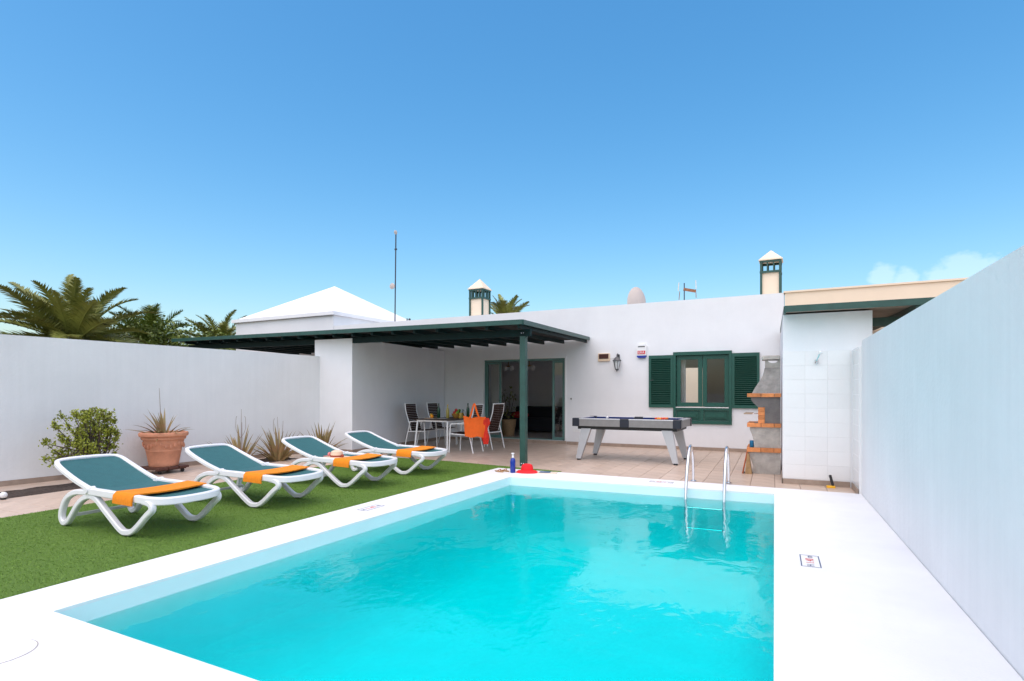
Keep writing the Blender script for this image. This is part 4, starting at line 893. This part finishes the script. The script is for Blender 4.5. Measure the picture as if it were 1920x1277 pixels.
for x in (-1, 1):
    for y in (-1, 1):
        xb, yb = x * .96, y * .52; xt, yt = x * .80, y * .50
        m = MB(); m.hexa([(xb - .05, yb - .035, .03), (xb + .05, yb - .035, .03), (xb + .05, yb + .035, .03), (xb - .05, yb + .035, .03)], [(xt - .10, yt - .045, .64), (xt + .10, yt - .045, .64), (xt + .10, yt + .045, .64), (xt - .10, yt + .045, .64)]); lg = m.build('leg', 'silver2', pt_)
        m = MB(); m.lathe([(.04, 0), (.04, .02), (.028, .032)], 14, (xb, yb, 0)); m.build('foot', 'black', lg)
def on_pt(x, y): c, s_ = math.cos(R(-2)), math.sin(R(-2)); return (-2.6 + x * c - y * s_, 11.45 + x * s_ + y * c, .8)
bm_ = {k: MB().ball((0, 0, .0285), .0285, 12).mesh('ball', k, True) for k in ('gball', 'rball', 'white')}
o = link('cue_ball', bm_['white'], None, on_pt(-.62, .30)); tag(o, 'white cue ball on the blue pool table felt', 'ball')
k = 0
for r_ in range(5):
    for c_ in range(r_ + 1):
        o = link('pool_ball', bm_['gball' if k % 2 else 'rball'], None, on_pt(.42 + r_ * .05, .25 + (c_ - r_ / 2) * .0575)); k += 1
        tag(o, 'yellow-orange pool ball racked on the blue felt' if (k - 1) % 2 else 'red pool ball racked on the blue felt', 'ball', 'racked yellow-orange pool balls' if (k - 1) % 2 else 'racked red pool balls')

# ================================================================ BARBECUE
bq = thing('barbecue', 'grey concrete barbecue with orange brick shelves against the shower wall', 'barbecue', (0, 10.33, 0))
YW = .70; XB = .108
def side(poly, mt, name):
    for y0 in (0, YW - .06): m = MB(); m.prism(poly, 'y', y0, y0 + .06); m.build(name, mt, bq)
side([(-.31, 0), (XB, 0), (XB, .36), (-.365, .36), (-.355, .27), (-.31, .13)], 'conc_l', 'base_side')
side([(-.295, .437), (XB, .437), (XB, .778), (-.36, .778), (-.36, .735), (-.33, .66), (-.29, .52)], 'conc_l', 'middle_side')
side([(-.128, .845), (XB, .845), (XB, 1.28), (-.34, 1.28), (-.34, 1.235), (-.30, 1.18), (-.23, 1.112), (-.128, 1.112)], 'soot', 'firebox_side')
m = MB(); m.box(.04, XB - .002, .061, YW - .061, 0, 1.279); m.build('back_panel', 'soot', bq)
m = MB(); m.box(-.25, .039, .061, YW - .061, .05, .08); m.box(-.25, .039, .061, YW - .061, .50, .53); m.box(-.30, .039, .061, YW - .061, 1.24, 1.28); m.build('inner_slab', 'conc', bq)
def brick_row(z0, z1, x0, name):
    n = 5; L_ = (XB + .01 - x0) / 3; k = 0
    sh = MB(); sh.box(x0 + .03, XB, .01, YW - .01, z0 + .006, z1 - .006); sb = sh.build(name, 'conc', bq)
    xs = [x0, x0 + .22, x0 + .42, XB + .012]
    for i in range(3):
        for y0, y1 in ((-.035, .06), (YW - .06, YW + .035)): m = MB(); m.cbox(xs[i] + .003, xs[i + 1] - .003, y0, y1, z0, z1, .005); m.build('brick', 'brick', sb)
    for j in range(4): y0 = .063 + j * (YW - .126) / 4; m = MB(); m.cbox(x0, x0 + .11, y0, y0 + (YW - .126) / 4 - .006, z0, z1, .005); m.build('brick', 'brick', sb)
brick_row(.363, .435, -.41, 'brick_shelf'); brick_row(.78, .843, -.405, 'brick_shelf'); brick_row(1.283, 1.345, -.405, 'brick_shelf')
for y0 in (.0, YW - .06):
    for k in range(4): m = MB(); m.cbox(-.233, -.131, y0 - .004, y0 + .062, .846 + k * .0665, .846 + k * .0665 + .063, .004); m.build('brick', 'brick', bq)
# hood: tapering sections with concave flare
m = MB(); sec = [(-.325, -.01, YW + .01, 1.347), (-.29, .02, YW - .02, 1.42), (-.22, .09, YW - .09, 1.54), (-.165, .15, YW - .15, 1.64), (-.135, .19, YW - .19, 1.775)]
vs = []; fs = []
for x0, y0, y1, z in sec: vs += [(x0, y0, z), (XB, y0, z), (XB, y1, z), (x0, y1, z)]
for i in range(4):
    for q_ in range(4): a_, b_ = i * 4 + q_, i * 4 + (q_ + 1) % 4; fs.append((a_, b_, b_ + 4, a_ + 4))
fs += [(0, 1, 2, 3), (16, 17, 18, 19)]; m.add(vs, fs); m.build('hood', 'conc', bq)
m = MB(); wh = [(-.13, 1.777), (XB, 1.777), (XB, 1.915)]
arc = [(.085 - .0 + .0, 1.915)] + [(-.005 + .085 * math.cos(a), 1.915 - .06 * math.sin(a)) for a in [math.pi * i / 10 for i in range(1, 10)]] + [(-.09, 1.915)]
m.prism(wh + arc + [(-.13, 1.915)], 'y', .19, .24); m.prism(wh + arc + [(-.13, 1.915)], 'y', YW - .24, YW - .19); m.box(.065, XB - .001, .241, YW - .241, 1.778, 1.914); m.build('flue', 'conc_l', bq)
m = MB(); m.cbox(-.18, XB, .14, YW - .14, 1.917, 1.985, .02); m.build('flue_cap', 'conc_l', bq)
t = thing('grill_rack', 'wooden handled grill rack sticking out of the barbecue', 'grill', (-.22, 10.5, 1.0)); m = MB()
for y in (-.05, .05): m.tube([(.2, y, 0), (-.10, y, .0)], .004, 6)
for k in range(6): m.tube([(.02 + k * .035, -.12, .0), (.02 + k * .035, .12, 0)], .003, 5)
m.build('rack', 'steel', t); m = MB(); m.cbox(-.24, -.10, -.062, -.038, -.012, .012, .004); m.cbox(-.22, -.09, .038, .062, -.002, .02, .004); m.build('handle', 'handle', t)
t = thing('drink_can', 'blue drink can on the lowest brick shelf of the barbecue', 'can', (-.33, 10.345, .4355)); m = MB(); m.lathe([(.028, 0), (.033, .008), (.033, .105), (.027, .118), (.001, .116)], 16); m.build('can_body', 'can', t, True)
t = thing('charcoal_sack', 'brown paper charcoal sack leaning at the foot of the barbecue', 'sack', (-.37, 10.30, 0)); m = MB(); m.hexa([(-.06, -.09, 0), (.045, -.09, 0), (.045, .12, 0), (-.06, .12, 0)], [(-.03, -.06, .34), (.0, -.06, .34), (.0, .1, .34), (-.03, .1, .34)]); m.build('sack_body', 'sack', t)
t = thing('board', 'reddish wooden board standing beside the charcoal sack', 'board', (-.46, 10.36, 0)); m = MB(); m.hexa([(-.02, -.12, 0), (.0, -.12, 0), (.0, .12, 0), (-.02, .12, 0)], [(.05, -.12, .36), (.07, -.12, .36), (.07, .12, .36), (.05, .12, .36)]); m.build('plank', 'redwood', t)
t = thing('scrubbing_brush', 'yellow and black brush standing on the tiles below the shower', 'brush', (.74, 9.22, 0)); m = MB(); m.cbox(-.05, .06, -.03, .03, 0, .03, .006); m.build('brush_head', 'yellow', t); m = MB(); m.bar((.03, 0, .03), (.0, .07, .17), .03, .02); m.build('brush_handle', 'black', t)

# ================================================================ POOL LADDER AND POOLSIDE THINGS
ld = thing('pool_ladder', 'stainless steel pool ladder at the house end of the pool', 'ladder', (0, 0, 0))
for x in (-1.10, -.60):
    m = MB(); pth = smooth_path([(x, 8.93, .016), (x, 8.90, .28), (x, 8.80, .48), (x, 8.62, .575), (x, 8.42, .50), (x, 8.25, .28), (x, 8.12, -.02), (x, 8.07, -.3), (x, 8.06, -.62)], 6); m.tube(pth, .0215, 12); m.build('rail', 'steel', ld, True)
    m = MB(); m.lathe([(.05, 0), (.05, .008), (.024, .02)], 16, (x, 8.93, .017)); m.build('flange', 'steel', ld, True)
for z in (-.22, -.50): m = MB(); m.cbox(-1.08, -.62, 8.03, 8.10, z - .012, z + .012, .004); m.build('step', 'steel', ld)
t = thing('bottle', 'blue sun lotion bottle with white pump at the pool corner', 'bottle', (-3.96, 8.60, .016)); m = MB(); m.lathe([(.04, 0), (.045, .01), (.045, .20), (.035, .235), (.016, .25)], 18); m.build('bottle_body', 'bluebottle', t, True); m = MB(); m.lathe([(.018, .25), (.018, .28), (.012, .285), (.012, .31), (.026, .315), (.026, .332)], 14); m.build('pump', 'white', t, True)
t = thing('sun_hat', 'bright red wide-brimmed hat lying by the green post', 'hat', (-3.76, 8.74, .016)); m = MB(); m.lathe([(.175, .012), (.19, .0), (.15, .03), (.10, .042), (.098, .08), (.085, .125), (.05, .142), (.001, .145)], 28, (0, 0, 0), 1.05, .9); m.build('hat_body', 'redhat', t, True)
t = thing('magazine', 'open magazine with blue cover beside the red hat', 'magazine', (-3.42, 8.80, .016), R(12)); m = MB(); m.hexa([(-.16, -.1, 0), (.16, -.1, 0), (.16, .1, 0), (-.16, .1, 0)], [(-.16, -.1, .008), (.16, -.1, .012), (.16, .1, .012), (-.16, .1, .008)]); m.build('pages', 'paper', t); m = MB(); m.box(-.13, .05, -.05, .09, .0125, .016); m.build('cover', 'bluecover', t)
t = thing('sandals', 'pair of tan flip-flops on the pool corner beside the lotion bottle', 'sandals', (-4.19, 8.66, .016), R(-30))
for y in (-.06, .06): m = MB(); m.lathe([(.05, 0), (.052, .012)], 14, (0, y, 0), 2.3, .9); m.build('sole', 'sack', t); m = MB(); m.tube(smooth_path([(-.02, y - .04, .012), (.04, y, .045), (-.02, y + .04, .012)], 4), .006, 6); m.build('strap', 'redwood', t)
# depth signs on the coping
def sign(x, y, rz, lab):
    t = thing('depth_sign', lab, 'sign', (x, y, .0165), rz)
    m = MB(); m.box(-.17, .17, -.07, .07, 0, .002); m.build('plate', 'signwhite', t)
    m = MB(); m.box(-.17, .17, -.07, -.062, .0025, .003); m.box(-.17, .17, .062, .07, .0025, .003); m.box(-.17, -.162, -.0615, .0615, .0025, .003); m.box(.162, .17, -.0615, .0615, .0025, .003); m.build('border', 'ink', t)
    link('lettering', text_mesh('H', .075, 'ink', .0004), t, (-.125, 0, .003)); link('lettering', text_mesh('1.40', .085, 'redink', .0004), t, (.0, 0, .003)); link('lettering', text_mesh('m', .075, 'ink', .0004), t, (.125, 0, .003))
sign(.265, 5.06, R(90), 'pool depth sign on the white surround by the plain boundary wall')
sign(-1.52, 8.62, R(180), 'pool depth sign on the white surround beside the ladder')
sign(-4.24, 5.27, R(90), 'pool depth sign on the white surround at the lawn edge')
# skimmer lid
t = thing('skimmer_lid', 'round white skimmer lid set in the pool surround', 'lid', (-3.62, 1.52, .0162)); m = MB(); m.lathe([(.165, 0), (.163, .003), (.001, .004)], 40); m.build('cover', 'coping', t, True); m = MB(); m.lathe([(.167, .0002), (.1695, .0012), (.1665, .0012)], 40); m.build('rim', 'conc_l', t); m = MB(); m.box(-.02, .02, -.005, .005, .0042, .0052); m.build('slot', 'ink', t)
